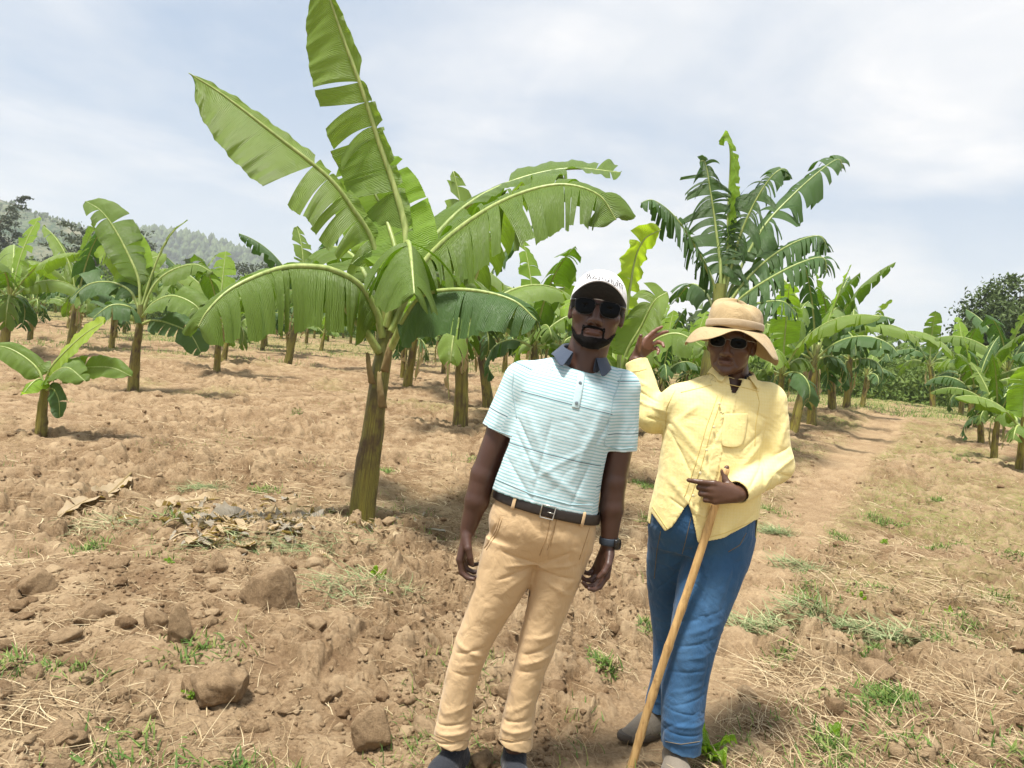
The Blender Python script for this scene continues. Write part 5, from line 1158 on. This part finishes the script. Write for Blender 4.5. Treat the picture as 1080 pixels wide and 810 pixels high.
# the underside is black: a second skin just below
Vu = V-H1.v((0, 0, 1))*.0035; sheet('underbrim', Vu*1.0, nu, nv, [UNDERB], b_, .001, off=0)
# handwriting stitched round the front: a looping line
pts = []
for i in range(260):
    t = i/259; a = R(-46)+R(98)*t; word = t
    lx = a+.030*math.sin(t*88)+.010*math.sin(t*41); lz = .086-.010*t+.0075*math.cos(t*88)*(1.0 if math.sin(t*23) > -.2 else .55)+.004*math.sin(t*31)-(.007 if (.24 < t < .31 or .52 < t < .58 or .72 < t < .78) else 0)
    k_ = math.sqrt(max(0, 1-((lz-.030)/(.119-.030))**2.3)); r_ = k_**(2/2.3)
    pts.append(H1.w((math.sin(lx)*.0845*(r_+.02), -.012+math.cos(lx)*.105*(r_+.02)+.0015, lz)))
g = Geo(); add_tube(g, np.array(pts), .0010, 5); link('lettering', g.mesh('lettering', [THREAD]), cap)

# =============================================================== the man in yellow
Y2 = y_at_z(718, 785, .115); Y2b = y_at_z(697, 744, .11)
YT = Y2+.10
q2 = lambda px, py, dy=0.0: PY(px, py, YT+dy)
R2, F2, U2 = frame_of(q2(775, 400), q2(735, 600)); S2 = YT/F*1.003
def sway(px, py): return 0.0
T2 = [(q2(738, 575), .205, .150), (q2(742, 545), .202, .155), (q2(747, 512), .192, .160), (q2(750, 480), .186, .156), (q2(755, 448), .188, .146), (q2(762, 424), .186, .128), (q2(770, 408), .140, .100), (q2(774, 398), .085, .078)]
sh = q2(808, 424); el = q2(817, 491, -.02); wr = q2(779, 521, -.20); sh2 = q2(716, 424, .0); el2 = q2(689, 440, .06); wr2 = q2(671, 381, .12)
H2 = Head(q2(772, 361, -.02), R2, F2, nrm(U2*1.0), 1.02, yaw=R(24), roll=R(-3), pitch=R(-3), old=True)
lo2 = np.minimum(P(650, 800, Y2), P(650, 340, Y2b))-[.05, .38, .08]; hi2 = np.array([P(840, 400, YT)[0]+.06, Y2b+.30, P(770, 300, YT)[2]])
vx = Vox(lo2, hi2, VH)
vx.put(stack([(c, a-.04, b-.04) for c, a, b in T2[:-1]], R2, F2, U2), .01)
vx.put(rcone(q2(772, 410), sh, .045, .052), .02); vx.put(rcone(sh, el, .052, .042), .012); vx.put(rcone(el, wr, .044, .029), .012)
vx.put(rcone(q2(768, 414), sh2, .045, .046), .02); vx.put(rcone(sh2, el2, .046, .040), .012); vx.put(rcone(el2, wr2, .044, .029), .012)
vx.put(rcone(q2(772, 408, .02), H2.w((0, -.02, -.055)), .064, .060), .02)
kn2 = q2(734, 665, -.065); an2 = PY(718, 785, Y2); kn2b = q2(706, 678, .22); an2b = PY(697, 742, Y2b)
for a, b, c in ((q2(753, 590, .0), kn2, an2), (q2(711, 590, .08), kn2b, an2b)): vx.put(rcone(a, b, .065, .050), .02); vx.put(rcone(b, c, .05, .036), .02)
H2.grow(vx)
G = nrm(_f)
dg = nrm(-_r*1.0+_u*.10); fst = (.35, 1.55, 1.0); wr_h = PY(779, 522, YT-.215)
hand(vx, wr_h, dg, G, _u, [(.10, .25, .2), fst, fst, fst], 1.0, .0, ((.022, .020, .008), (.044, .044, .022), (.052, .072, .030), (.040, .088, .030)), 1.12)
dg2 = nrm(_r*.68+_u*.72+_f*.15)
hand(vx, wr2+nrm(wr2-el2)*.012, dg2, nrm(-G*.75+_r*.45-_u*.3), -_r, [(.12, .22, .15), (.30, .40, .25), (.7, .9, .5), (.9, 1.1, .6)], .90, -.02, ((.018, .020, .006), (.042, .048, .012), (.058, .068, .018), (.066, .088, .030)))
def attr2(V):
    d, _ = seg_d(V, wr2, wr2+dg2*.2); N_ = nrm(-G*.75+_r*.55); pa = ((V-wr2-dg2*.08)@N_ > .002)*(d < .09)*(V@_u > wr2@_u); return {'lip': H2.lip(V)*.55, 'palm': pa.astype(f32)*.75}
m2 = voxmesh(vx, 'person', [SK2], None, None, attr2)
tag(m2, 'man in yellow shirt, jeans and tan brimmed hat leaning on a stick, other hand raised', 'person')
hair_piece(H2, 'hair', lambda q: np.maximum(np.maximum(q[:, 1]+.03, -(q[:, 2]+.045)), np.abs(q[:, 0])-.074), .0028, m2, 5)
glasses(H2, m2, .054, .037, .099, -.002, FRAME2, .017, False, .0022)
# shirt
v = Vox(vx.lo, vx.lo+vx.h*vx.n, VH); v.put(stack(T2, R2, F2, U2, 2.25), .001)
v.put(rcone(q2(770, 411), q2(806, 424), .054, .068), .03); v.put(rcone(q2(766, 413), q2(718, 425), .054, .068), .03)
v.put(rcone(sh, el, .074, .066), .025); v.put(rcone(el, PY(776, 521, YT-.21), .066, .043), .022)
v.put(rcone(q2(719, 425), el2, .070, .060), .025); v.put(rcone(el2, wr2+nrm(wr2-el2)*.03, .060, .043), .022)
v.shell(.008)
v.put(cyl(wr2, wr2+nrm(wr2-el2)*.15, .07), 0, 's'); cw = PY(780, 520, YT-.205); dw = nrm(PY(776, 521, YT-.21)-el); v.put(cyl(cw, cw+dw*.15, .065), 0, 's')
hem = [(660, 535), (686, 537), (704, 564), (711, 558), (727, 531), (729, 540), (736, 573), (765, 567), (797, 553), (830, 552)]; yh = YT-.15
hr = np.array([PY(a, b, yh)@R2 for a, b in hem]); hu = np.array([PY(a, b, yh)@U2 for a, b in hem]); sl, X, Y, Z = v.all(); rr_ = L3(X, Y, Z, R2); ff_ = L3(X, Y, Z, F2)-f32(q2(745, 540)@F2)
hcut = np.where(ff_ > .02, np.interp(rr_, hr, hu), np.interp(rr_, hr[[0, -1]], [hu[2], hu[2]])).astype(f32); v.D = np.maximum(v.D, (hcut-L3(X, Y, Z, U2))).astype(f32)
v.put(rcone(q2(772, 404), q2(775, 384), .060, .074), .004, 's'); v.put(rcone(q2(764, 416)+F2*.12, q2(771, 392)+F2*.10, .006, .045), .004, 's')
KY = [(800, 445, 790, 500, .014, -.009), (797, 450, 770, 470, .010, -.006), (798, 460, 768, 488, .012, .007), (796, 480, 770, 505, .010, -.006), (705, 440, 725, 470, .012, .006), (702, 452, 722, 500, .010, -.005), (740, 440, 732, 520, .012, .004), (700, 500, 735, 545, .012, .006), (790, 520, 745, 560, .012, .006), (785, 535, 740, 572, .009, -.005), (700, 520, 722, 535, .008, -.005),
      (826, 470, 806, 478, .008, -.006), (830, 480, 806, 492, .009, .007), (826, 500, 808, 494, .007, -.006), (812, 500, 800, 520, .008, .006), (802, 498, 792, 522, .007, -.005), (824, 440, 814, 470, .012, .006), (672, 400, 688, 410, .008, .005), (674, 412, 694, 424, .007, -.005), (676, 424, 700, 434, .008, .006), (682, 440, 704, 446, .007, -.005), (728, 425, 712, 440, .01, .006), (760, 430, 735, 470, .009, -.004), (715, 470, 740, 500, .009, .004), (780, 430, 800, 440, .009, -.004)]
pl0 = [q2(763, 414), q2(745, 470), q2(729, 534)]
def placket2(V, Nn):
    d = np.zeros(len(V)); fr_ = (Nn[:, 1] < -.3)
    for a, b in ((pl0[0], pl0[1]), (pl0[1], pl0[2])):
        A = V[:, [0, 2]]; a2, b2_ = a[[0, 2]], b[[0, 2]]; ab = b2_-a2; t = ((A-a2)@ab)/(ab@ab); q = np.abs((A-a2)@np.array([ab[1], -ab[0]])/np.linalg.norm(ab)); d = np.maximum(d, .0035*(q < .017)*(t > -.02)*(t < 1.02)*fr_)
    cfx, cuf = seg_d(V, wr2-nrm(wr2-el2)*.05, wr2); return d
yel = voxmesh(v, 'shirt', [YEL], m2, folds_fn((R2, F2, U2), stk(KY, q2), .0042, 12, (6, 6, 7), placket2))
collar('collar', q2(773, 396), R2, F2, U2, .068, .092, .026, .024, R(30), [YEL], yel, .026, .012, .018)
collar('inner_collar', q2(773, 396), R2, F2, U2, .063, .066, .020, .0, R(24), [DARKIN], yel, .0, .010, .0)
T2fn = stack(T2, R2, F2, U2, 2.25)[0]
def on2(px, py, lift):
    h = q2(px, py, -.14)@U2; ro = q2(px, py, -.14)@R2; th = np.linspace(.02, PI-.02, 60); ring = T2fn.ring(h, th); x = ring@R2; i = np.argsort(x); t = np.interp(ro, x[i], th[i]); return T2fn.ring(h, np.array([t]))[0]+F2*lift
# chest pocket with a small stitched mark, and shirt buttons
V = []
for py, k_ in ((436, 0), (440, .3), (452, 1), (464, 1), (470, .8)):
    for o_ in (-13, -12, 0, 12, 13): V.append(on2(777+o_*(1 if py < 466 else .8)-(py-436)*.18, py+ (3 if abs(o_) < 2 and py > 468 else 0), .002 if abs(o_) > 12.5 else .006))
sheet('pocket', np.array(V), 5, 5, [YEL], yel, .002)
g = Geo(); c = on2(760.5, 436, .010); add_tube(g, np.array([c-R2*.007, c-R2*.002+U2*.004, c+R2*.003-U2*.002, c+R2*.007+U2*.003]), .0016, 5); link('stitched_mark', g.mesh('mark', [flat('mark_thread', (.12, .10, .05), .7)]), yel)
PB = flat('pale_button', (.75, .68, .42), .4)
for a, b in ((759, 426), (752, 450), (744, 474), (737, 498), (730, 522)): button(on2(a, b, .012), R2, F2, U2, .005, PB, yel)
SEAMY = cloth_mat('yellow_stitch', (.72, .57, .20), (.78, .63, .25))
seams(yel, [[(762, 418), (751, 450), (740, 490), (726, 532)], [(757, 417), (745, 450), (734, 488), (722, 524)], [(797, 408), (801, 425), (797, 448), (796, 470)], [(712, 412), (703, 430), (702, 452)], [(766, 405), (785, 409), (800, 413)], [(751, 406), (735, 410), (718, 414)], [(784, 508), (788, 520), (786, 532)], [(667, 392), (675, 391), (682, 389)], [(740, 569), (765, 562), (796, 549)], [(688, 534), (704, 558)]], SEAMY)
# jeans
JF = [(758, 560, 37, .118, .02), (756, 580, 36, .116, .0), (751, 602, 33.5, .112, -.02), (743, 630, 31, .104, -.04), (735, 660, 26.5, .094, -.06), (728, 690, 24.5, .086, -.07), (722, 720, 24.5, .084, -.07), (720, 750, 23, .082, -.09), (719, 772, 22, .080, -.10), (718, 791, 21, .078, -.10)]
JR = [(713, 560, 29, .105, .02), (711, 580, 28, .10, .06), (705, 610, 24, .094, .13), (705, 645, 20, .086, .19), (706, 680, 17.5, .078, .22), (705, 710, 18, .076, Y2b-YT-.02), (699, 735, 17, .074, Y2b-YT), (695, 752, 16.5, .072, Y2b-YT)]
v = Vox(vx.lo, [vx.lo[0]+vx.h*vx.n[0], vx.lo[1]+vx.h*vx.n[1], q2(740, 515)[2]], VH); UZ = nrm(U2*.35+_u*.65+0); UZ = U2
v.put(stack([(q2(a, b, o_), h*S2*(YT+o_)/YT, r) for a, b, h, r, o_ in JF], R2, F2, U2, 2.1), .001); v.put(stack([(q2(a, b, o_), h*S2*(YT+o_)/YT, r) for a, b, h, r, o_ in JR], R2, F2, U2, 2.1), .004); v.put(stack([(q2(738, 584), .165, .095), (q2(739, 560), .192, .138), (q2(743, 528), .188, .142)], R2, F2, U2, 2.2), .03)
v.shell(.009); sl, X, Y, Z = v.all(); near_ = (Y+0*X+0*Z) < f32((Y2+Y2b)/2); v.D = np.maximum(v.D, np.where(near_, f32(PY(718, 788, Y2)@U2), f32(PY(697, 748, Y2b)@U2))-L3(X, Y, Z, U2)).astype(f32)
KJ = [(735, 575, 702, 592, .008, -0.0036), (736, 585, 704, 612, .009, 0.0036), (730, 600, 700, 640, .008, -0.0030), (760, 640, 716, 655, .009, -0.0036), (762, 652, 712, 668, .010, 0.0042), (758, 668, 708, 680, .008, -0.0036), (755, 684, 706, 692, .009, 0.0030), (750, 700, 704, 706, .008, -0.0030), (742, 748, 700, 742, .007, -0.0036), (743, 758, 698, 756, .008, 0.0048), (740, 767, 698, 764, .006, -0.0042), (742, 776, 700, 774, .006, 0.0036), (772, 590, 752, 640, .014, 0.0036), (748, 600, 738, 650, .010, -0.0024), (746, 715, 706, 726, .008, 0.0030), (744, 728, 706, 738, .007, -0.0030), (790, 566, 770, 585, .008, -0.0024)]
def denim_attr(V):
    fr_ = np.zeros(len(V))
    for px, py, y_, rx, rz in ((748, 625, YT-.1, .055, .12), (728, 690, Y2-.1, .035, .10), (722, 745, Y2-.1, .03, .06)):
        c = PY(px, py, y_); fr_ += .32*np.exp(-(((V-c)@R2)/rx)**2-(((V-c)@U2)/rz)**2)
    cuff = np.exp(-((V@U2-PY(718, 787, Y2)@U2)/.010)**2)*.5; return {'fade': np.clip(fr_+cuff, 0, 1)}
jn = voxmesh(v, 'jeans', [DENIM], m2, folds_fn((R2, F2, U2), stk(KJ, lambda a, b: PY(a, b, Y2+.0)), .0050, 21, (8, 8, 6)), denim_attr)
SEAMJ = cloth_mat('jean_stitch', (.16, .13, .08), (.22, .17, .10))
seams(jn, [[(729, 545), (722, 575), (715, 600)], [(697, 560), (693, 580), (690, 610)], [(702, 782), (718, 785), (738, 782)], [(787, 562), (780, 575), (768, 582)]], SEAMJ)
shoe('boot', [an2[0]-.005, an2[1]+.085, .004], (-.12, -1.0), .29, .050, m2, BOOT, BSOLE, boot=True); shoe('boot', [an2b[0]+.06, an2b[1]+.045, .004], (-.80, -.60), .29, .050, m2, BOOT, BSOLE, boot=True)
# hat
th = np.linspace(0, 2*PI, 96, endpoint=False); prof = [(.0005, .141), (.03, .142), (.060, .140), (.080, .132), (.091, .115), (.096, .090), (.099, .066), (.100, .048)]; V = []
for r_, z_ in prof:
    k_ = r_/.095; dent = -.0*np.exp(-((np.sin(th)*k_)/.35)**2)*(z_ > .13); V.append(H2.w(np.stack([np.sin(th)*r_*.98*(1+.02*np.sin(3*th+1)), -.012+np.cos(th)*r_*1.13, z_+dent+.004*np.sin(th*4+z_*60)-.009*np.sin(th+.6)*(z_ > .1)+.004*np.sin(th*7+z_*90)*(z_ > .08)], 1)))
V = np.array(V).reshape(-1, 3); hat = sheet('hat', V, len(prof), 96, [HATC], m2, .003, True); V = []
for j in range(10):
    t = j/9; r_ = .099+.070*t; s_ = np.sin(th); c_ = np.cos(th)      # s_>0 is the picture's right
    z_ = .044-.026*t-.085*t**2.0*np.clip(s_*.85-c_*.50, 0, 1)**1.3-.055*t**3*np.clip(-s_-.2, 0, 1)+.011*t*np.sin(3*th+.8)+.008*t*np.sin(5*th)+.004*t*np.sin(9*th)+.012*t*np.clip(-s_*.7+c_*.5, 0, 1)*(1-t)*2
    V.append(H2.w(np.stack([s_*r_*.98, -.012+c_*r_*1.10, z_], 1)))
sheet('brim', np.array(V).reshape(-1, 3), 10, 96, [HATC], hat, .0035, True)
V = []
for z_, r_ in ((.052, .1015), (.056, .1035), (.074, .1025), (.078, .0995)): V.append(H2.w(np.stack([np.sin(th)*r_*.985, -.012+np.cos(th)*r_*1.13, z_+.004*np.sin(th*2+1)+0*th], 1)))
sheet('hat_band', np.array(V).reshape(-1, 3), 4, 96, [HATB], hat, .003, True)
# walking stick: leans from the fist down to the soil
top = PY(766, 494, YT-.185); gp = ground_hit(664, 812); gp[2] = float(ground_z(gp[0], gp[1]))-.02; n_ = 60; t = np.linspace(0, 1, n_)[:, None]; pts = top*(1-t)+gp*t; rg = np.random.default_rng(4)
mid_ = PY(751, 518, YT-.185); pts = pts+0
pts += np.stack([np.sin(t[:, 0]*7)*.004, np.sin(t[:, 0]*9)*.003, 0*t[:, 0]], 1); r_ = .0135+.002*t[:, 0]+.0022*sum(np.exp(-((t[:, 0]-c)/.012)**2) for c in (.2, .45, .58, .74, .88))
def wood():
    m, nt, out = new_mat('peeled_wood'); n = N(nt); v_ = n.tc(); f = n.noise(n.mapping(v_, (30, 30, 4)), 3, 5, .6); g_ = n.noise(v_, 14, 4, .6)
    c = n.ramp(f, [(.3, (.42, .24, .09)), (.6, (.68, .45, .19))]); c = n.mix(n.ramp(g_, [(.56, 0), (.68, .8)]), c, (.28, .16, .07)); b = principled(n, c, .55, .35, n.bump(f, .4, .003)); n.link(b.outputs[0], out.inputs[0]); return m
g = Geo(); add_tube(g, pts-top, r_, 14); st_ = link('walking_stick', g.mesh('walking_stick', [wood()]), None, tuple(top)); tag(st_, 'long peeled wooden stick held by the man in yellow and set on the soil', 'walking stick')
# ---------------------------------------------------------------- hills, far trees, sky, light
def foliage_mat(name, a, b, trans=.2):
    m, nt, out = new_mat(name); n = N(nt); f = n('ShaderNodeAttribute', attribute_name='tone').outputs['Fac']
    c = n.ramp(f, [(0, a), (1, b)]); p = principled(n, c, .6, .3); tr = n('ShaderNodeBsdfTranslucent', {'Color': c})
    mx = n('ShaderNodeMixShader', {0: trans, 1: p.outputs[0], 2: tr.outputs[0]}); n.link(mx.outputs[0], out.inputs[0]); return m
FOL = foliage_mat('tree_foliage', (.045, .075, .018), (.12, .17, .05)); FOLW = foliage_mat('bush_foliage', (.07, .13, .02), (.22, .30, .07), .3); FOLG = foliage_mat('hazed_acacia_foliage', (.05, .07, .04), (.13, .15, .09))  # acacia leaf colour is lightened, so part of the haze is in it
BARK = simple_mat('bark', (.13, .10, .075), .9, .1, .3, 8)
def cards(c, n, size, rg, flat=1.0):
    """n small folded leaf faces round centres c: verts, faces"""
    k = rg.integers(0, len(c), n); p = c[k, :3]+rg.normal(0, 1, (n, 3))*c[k, 3:4]*np.array([1, 1, flat])
    u = rg.normal(0, 1, (n, 3)); u /= np.linalg.norm(u, axis=1)[:, None]; w = np.cross(u, rg.normal(0, 1, (n, 3))); w /= np.linalg.norm(w, axis=1)[:, None]
    s = size*rg.uniform(.5, 1.2, (n, 1)); m = p+np.cross(u, w)*s*.25
    V = np.stack([p-u*s, m-w*s*.5, p+u*s, m+w*s*.5], 1); f = np.arange(n*4).reshape(n, 4)
    return V.reshape(-1, 3), f, np.repeat(np.clip(rg.normal(.5, .25, n), 0, 1), 4)
def tree(name, x, y, h, cw, label, cat, mat=FOL, seed=0, n=9000, leaf=.14, trunk=.16, layers=False, cb=.35, group=None, z=None, nb=9):
    rg = np.random.default_rng(seed); z = float(macro(x, y))-.3 if z is None else z; root = tag(empty(name, (x, y, z)), label, cat, group)
    g = Geo(); add_tube(g, spline([(0, 0, 0), (rg.normal(0, .1), rg.normal(0, .1), h*.3), (rg.normal(0, .3), rg.normal(0, .3), h*.75)], 12), np.linspace(trunk, trunk*.4, 12), 8); C = []
    for i in range(nb):
        a = i*2.4+rg.normal(0, .3); t = cb+(.95-cb)*i/nb; r = cw*.5*(rg.uniform(.75, 1.05) if layers else math.sin(PI*min(.98, max(.12, (t-cb)/(1-cb)*.85+.2))))
        z0 = h*t*.72; e = np.array([math.cos(a)*r, math.sin(a)*r, h*t+(.02*h if layers else h*.06)]); m = e*np.array([.5, .5, 0])+[0, 0, z0*.45+e[2]*.55]
        pts = spline([(0, 0, z0), m, e], 8); add_tube(g, pts, np.linspace(trunk*.35, trunk*.06, 8), 5)
        for j in range(3, 8):
            for _ in range(2):
                q = pts[j]+rg.normal(0, 1, 3)*cw*.09*np.array([1, 1, .35 if layers else .8]); C.append((*q, cw*rg.uniform(.035, .075)))
    link('trunk', g.mesh('trunk', [BARK]), root)
    V, f, t = cards(np.array(C), n, leaf, rg, .35 if layers else .8); link('crown', mesh_np('crown', V, f, False, None, [mat], None, {'tone': t}), root); return root
def on(px, py, d): q = P(px, py, d); return q[0], q[1]
# the broad dark tree at the far right
x, y = on(1068, 400, 42); tree('broadleaf_tree', x, y, 7.4, 6.4, 'dark round crowned tree rising behind the banana plants at the right', 'tree', FOL, 3, 15000, .15, .2, nb=12)
x, y = on(1012, 410, 56); tree('broadleaf_tree', x, y, 3.6, 4, 'low dark bush like tree left of the round crowned tree', 'tree', FOL, 4, 5000, .16, .12)
# airy trees at the left
for i, (px, d, hh, cw, lab) in enumerate([(-12, 95, 16, 6, 'airy dark tree cut by the left edge of the view'), (98, 85, 11.5, 8, 'layered airy tree before the hill, left of the plant with the thin spear'), (128, 92, 11.5, 6, 'small airy tree just right of the layered one'),
        (262, 95, 10.0, 9, 'flat topped airy tree below the low end of the hill'), (232, 110, 9, 7, 'small flat topped tree left of the one below the low end of the hill'), (20, 100, 9, 8, 'dark low tree at the foot of the hill near the left edge')]):
    x, y = on(px, 340, d); tree('airy_tree', x, y, hh, cw, lab, 'tree', FOLG, 20+i, 3200, .24, .25, layers=True, cb=.45, group='airy trees before the hill')
# bushes closing the field
def bush_line(name, lab, y0, y1, b0_, b1_, n, hmin, hmax, seed, mat=FOLW, leaf=.2, ncard=26000):
    rg = np.random.default_rng(seed); C = []
    for _ in range(n):
        y = rg.uniform(y0, y1); x = y*rg.uniform(b0_, b1_); h = rg.uniform(hmin, hmax); z = float(macro(x, y))
        for k in range(6): C.append((x+rg.normal(0, .7), y+rg.normal(0, .6), z+h*rg.uniform(.05, .95), .45+.1*h))
    V, f, t = cards(np.array(C), ncard, leaf, rg); tag(link(name, mesh_np(name, V, f, False, None, [mat], None, {'tone': t})), lab, kind='stuff')
bush_line('undergrowth', 'thick green undergrowth closing the back of the field', 57, 68, -.78, .8, 420, 1.4, 3.4, 1, ncard=110000)
bush_line('bushes', 'bright green bushes and scrub at the end of the path', 36, 50, .30, .80, 120, .8, 2.4, 2, leaf=.15, ncard=60000)
bush_line('far_woodland', 'dark belt of woodland beyond the field', 80, 130, -.85, .9, 330, 3.0, 6.5, 3, FOL, .8, 50000)

# hill with its wooded crest
def hill(name, sky, d, depth, mat_, seed, lab):
    px = np.array([s[0] for s in sky]); H = np.array([s[1] for s in sky]); xs = np.linspace(px[0], px[-1], 260); hh = np.interp(xs, px, H)
    V = []; K = 50
    top = np.array([P(a, b, d) for a, b in zip(xs, hh)])
    nz = fbm2(xs*.06, xs*0+seed, seed, 4)
    for j in range(K):
        t = j/(K-1); q = top.copy(); prof = math.sin(t*PI/2)**1.15
        q[:, 1] -= (1-t)*depth; q[:, 0] *= 1-(1-t)*depth/d*.9
        zz = (q[:, 2])*prof; zz = zz+(fbm2(q[:, 0]*.02+3, q[:, 1]*.02, seed, 5)-.5)*26*(math.sin(t*PI)**.6)+(fbm2(q[:, 0]*.09, q[:, 1]*.09, seed+4, 3)-.5)*5*t
        q[:, 2] = zz-2*(t == 0); V.append(q)
    bk = top.copy(); bk[:, 1] += depth*.8; bk[:, 2] = -3; V.append(bk); V = np.array(V)
    o = link(name, mesh_np(name, V.reshape(-1, 3), grid_faces(K+1, 260, flip=False), True, None, [mat_])); tag(o, lab, kind='structure'); return V
def hill_mat(name, a, b, c):
    m, nt, out = new_mat(name); n = N(nt); v = n.tc(); f = n.noise(v, .012, 6, .65); f2 = n.noise(v, .09, 4, .7)
    cc = n.mix(n.ramp(f, [(.42, 0), (.58, 1)]), a, b); cc = n.mix(n.ramp(f2, [(.45, 0), (.6, 1)]), cc, c)
    p = principled(n, cc, .95, .05, n.bump(f2, 1, 3)); n.link(p.outputs[0], out.inputs[0]); return m
HM = hill_mat('hill_scrub', (.07, .105, .05), (.17, .16, .10), (.035, .065, .03)); HM2 = hill_mat('hill_forest', (.045, .07, .035), (.07, .10, .05), (.03, .05, .025))
SKY1 = [(-330, 255), (-220, 225), (-120, 208), (-50, 212), (0, 222), (30, 231), (60, 239), (85, 245), (110, 252), (140, 268), (180, 290), (240, 315), (300, 330)]
SKY2 = [(-300, 300), (20, 290), (80, 268), (110, 256), (140, 250), (165, 250), (200, 257), (235, 267), (262, 276), (290, 288), (330, 304), (400, 330), (480, 350), (560, 362)]
V1 = hill('hill', SKY1, 620, 330, HM, 2, 'near hill with bare and scrubby slopes at the left'); V2 = hill('hill', SKY2, 900, 260, HM2, 6, 'farther wooded hill running down to the right')
def woods(name, V, n, rows, hmin, hmax, seed, lab, mat, pr=1):
    rg = np.random.default_rng(seed); K, W_, _ = V.shape; g = []; F_ = []; T = []; off = 0; pv, pf = lump(1, 3, .6)
    for i in range(n):
        j = int(K-2-rg.random()**pr*rows); k = rg.integers(0, W_-1); q = V[j, k]+(V[j, k+1]-V[j, k])*rg.random()
        h = rg.uniform(hmin, hmax); v = pv*np.array([h*.32, h*.32, h*.55])*rg.uniform(.8, 1.2, 3)+q+[0, 0, h*.45]; g.append(v); F_.append(pf+off); off += len(pv); T.append(np.full(len(pv), rg.random()))
    tag(link(name, mesh_np(name, np.vstack(g), np.vstack(F_), False, None, [mat], None, {'tone': np.concatenate(T)})), lab, kind='stuff')
woods('forest', V2, 3200, 26, 8, 16, 4, 'dense forest covering the farther hill', FOL, 1.3)
woods('scrub', V1, 3200, 46, 1.5, 4.0, 5, 'scattered scrub and small trees on the near hill', FOL, 1)
for i, (px, py, d, hh, cw, lab) in enumerate([(46, 237, 612, 11, 11, 'bushy tree standing up on the crest of the near hill'), (106, 258, 600, 9, 14, 'flat crowned tree on the lower crest of the near hill'), (72, 244, 606, 6, 12, 'low round tree between the two crest trees')]):
    q = P(px, py, d); tree('crest_tree', q[0], q[1], hh, cw, lab, 'tree', FOL, 40+i, 2600, 1.1, .5, cb=.3, z=q[2]-2, group='trees on the hill crest')

# air
hz = bpy.data.meshes.new('haze'); x0, x1, y0, y1, z0, z1 = -900, 900, -40, 1010, -4.5, 140
vs = [(x, y, z) for x in (x0, x1) for y in (y0, y1) for z in (z0, z1)]
hz.from_pydata(vs, [], [(0, 1, 3, 2), (4, 6, 7, 5), (0, 4, 5, 1), (2, 3, 7, 6), (0, 2, 6, 4), (1, 5, 7, 3)]); hz.update()
m = bpy.data.materials.new('haze_air'); m.use_nodes = True; nt = m.node_tree; nt.nodes.clear(); out = nt.nodes.new('ShaderNodeOutputMaterial'); pv_ = nt.nodes.new('ShaderNodeVolumePrincipled')
pv_.inputs['Color'].default_value = (.86, .91, 1, 1); pv_.inputs['Density'].default_value = HAZE; pv_.inputs['Anisotropy'].default_value = .2; nt.links.new(pv_.outputs[0], out.inputs['Volume'])
hz.materials.append(m)
if HAZE > 0: tag(link('haze', hz), 'pale humid haze over the land', kind='stuff')

SUN_EL, SUN_AZ = R(73), R(222)      # azimuth from +Y clockwise: behind the camera, to its left
w = bpy.data.worlds.new('World'); SC.world = w; w.use_nodes = True; nt = w.node_tree; nt.nodes.clear(); n = N(nt)
sky = n('ShaderNodeTexSky', sky_type='NISHITA', sun_disc=False, sun_elevation=SUN_EL, sun_rotation=SUN_AZ, air_density=1.0, dust_density=2.0, ozone_density=1.0)
d = n.tc('Generated'); s = n('ShaderNodeSeparateXYZ', {0: d})
zz = n.math('ADD', n.math('MAXIMUM', s.outputs[2], 0.0), .16)
cv = n('ShaderNodeCombineXYZ', {0: n.math('DIVIDE', s.outputs[0], zz), 1: n.math('DIVIDE', s.outputs[1], zz), 2: s.outputs[2]}).outputs[0]
cl = n.noise(n.mapping(cv, (.55, .55, .6), (0, 0, R(25)), (1.7, .4, 0)), 1.25, 8, .52, .25)
cl2 = n.noise(n.mapping(cv, (1, 1, 1), (0, 0, R(-20)), (.3, 3.4, 0)), 1.6, 9, .55, .4)
cover = n.ramp(cl, [(.36, .10), (.47, .6), (.57, 1)])
lum = n.ramp(cl2, [(.40, 0), (.56, .45), (.66, 1)])
cc = n.mix(lum, CLOUD_LO, CLOUD_HI)
hor = n.ramp(s.outputs[2], [(0, 1), (.42, 0)])
cc = n.mix(n.math('MULTIPLY', hor, .55), cc, CLOUD_HOR)
blue = n.mix(.55, sky.outputs[0], BLUE)
c = n.mix(n.math('MAXIMUM', cover, n.math('MULTIPLY', hor, .75)), blue, cc)
bg = n('ShaderNodeBackground', {'Color': c, 'Strength': SKYS}); o = n('ShaderNodeOutputWorld', {0: bg.outputs[0]})
sl = bpy.data.lights.new('sun', 'SUN'); sl.energy = SUN_E; sl.angle = R(SUN_ANG); sl.color = (1, .955, .88); so = bpy.data.objects.new('sun', sl); COL.objects.link(so)
dv = Vector((math.sin(SUN_AZ)*math.cos(SUN_EL), math.cos(SUN_AZ)*math.cos(SUN_EL), math.sin(SUN_EL))); so.rotation_euler = dv.to_track_quat('Z', 'Y').to_euler(); so.location = (0, 0, 20)
SC.view_settings.view_transform = 'Standard'; SC.view_settings.look = 'None'; SC.view_settings.gamma = 1; SC.view_settings.exposure = EXPO
SC.render.engine = 'CYCLES'; cy = SC.cycles; cy.use_denoising = True; cy.max_bounces = 6; cy.diffuse_bounces = 3; cy.glossy_bounces = 2; cy.transmission_bounces = 4; cy.volume_bounces = 1; cy.transparent_max_bounces = 6
cy.volume_step_rate = 4; cy.volume_max_steps = 64; cy.use_adaptive_sampling = True; cy.adaptive_threshold = .015
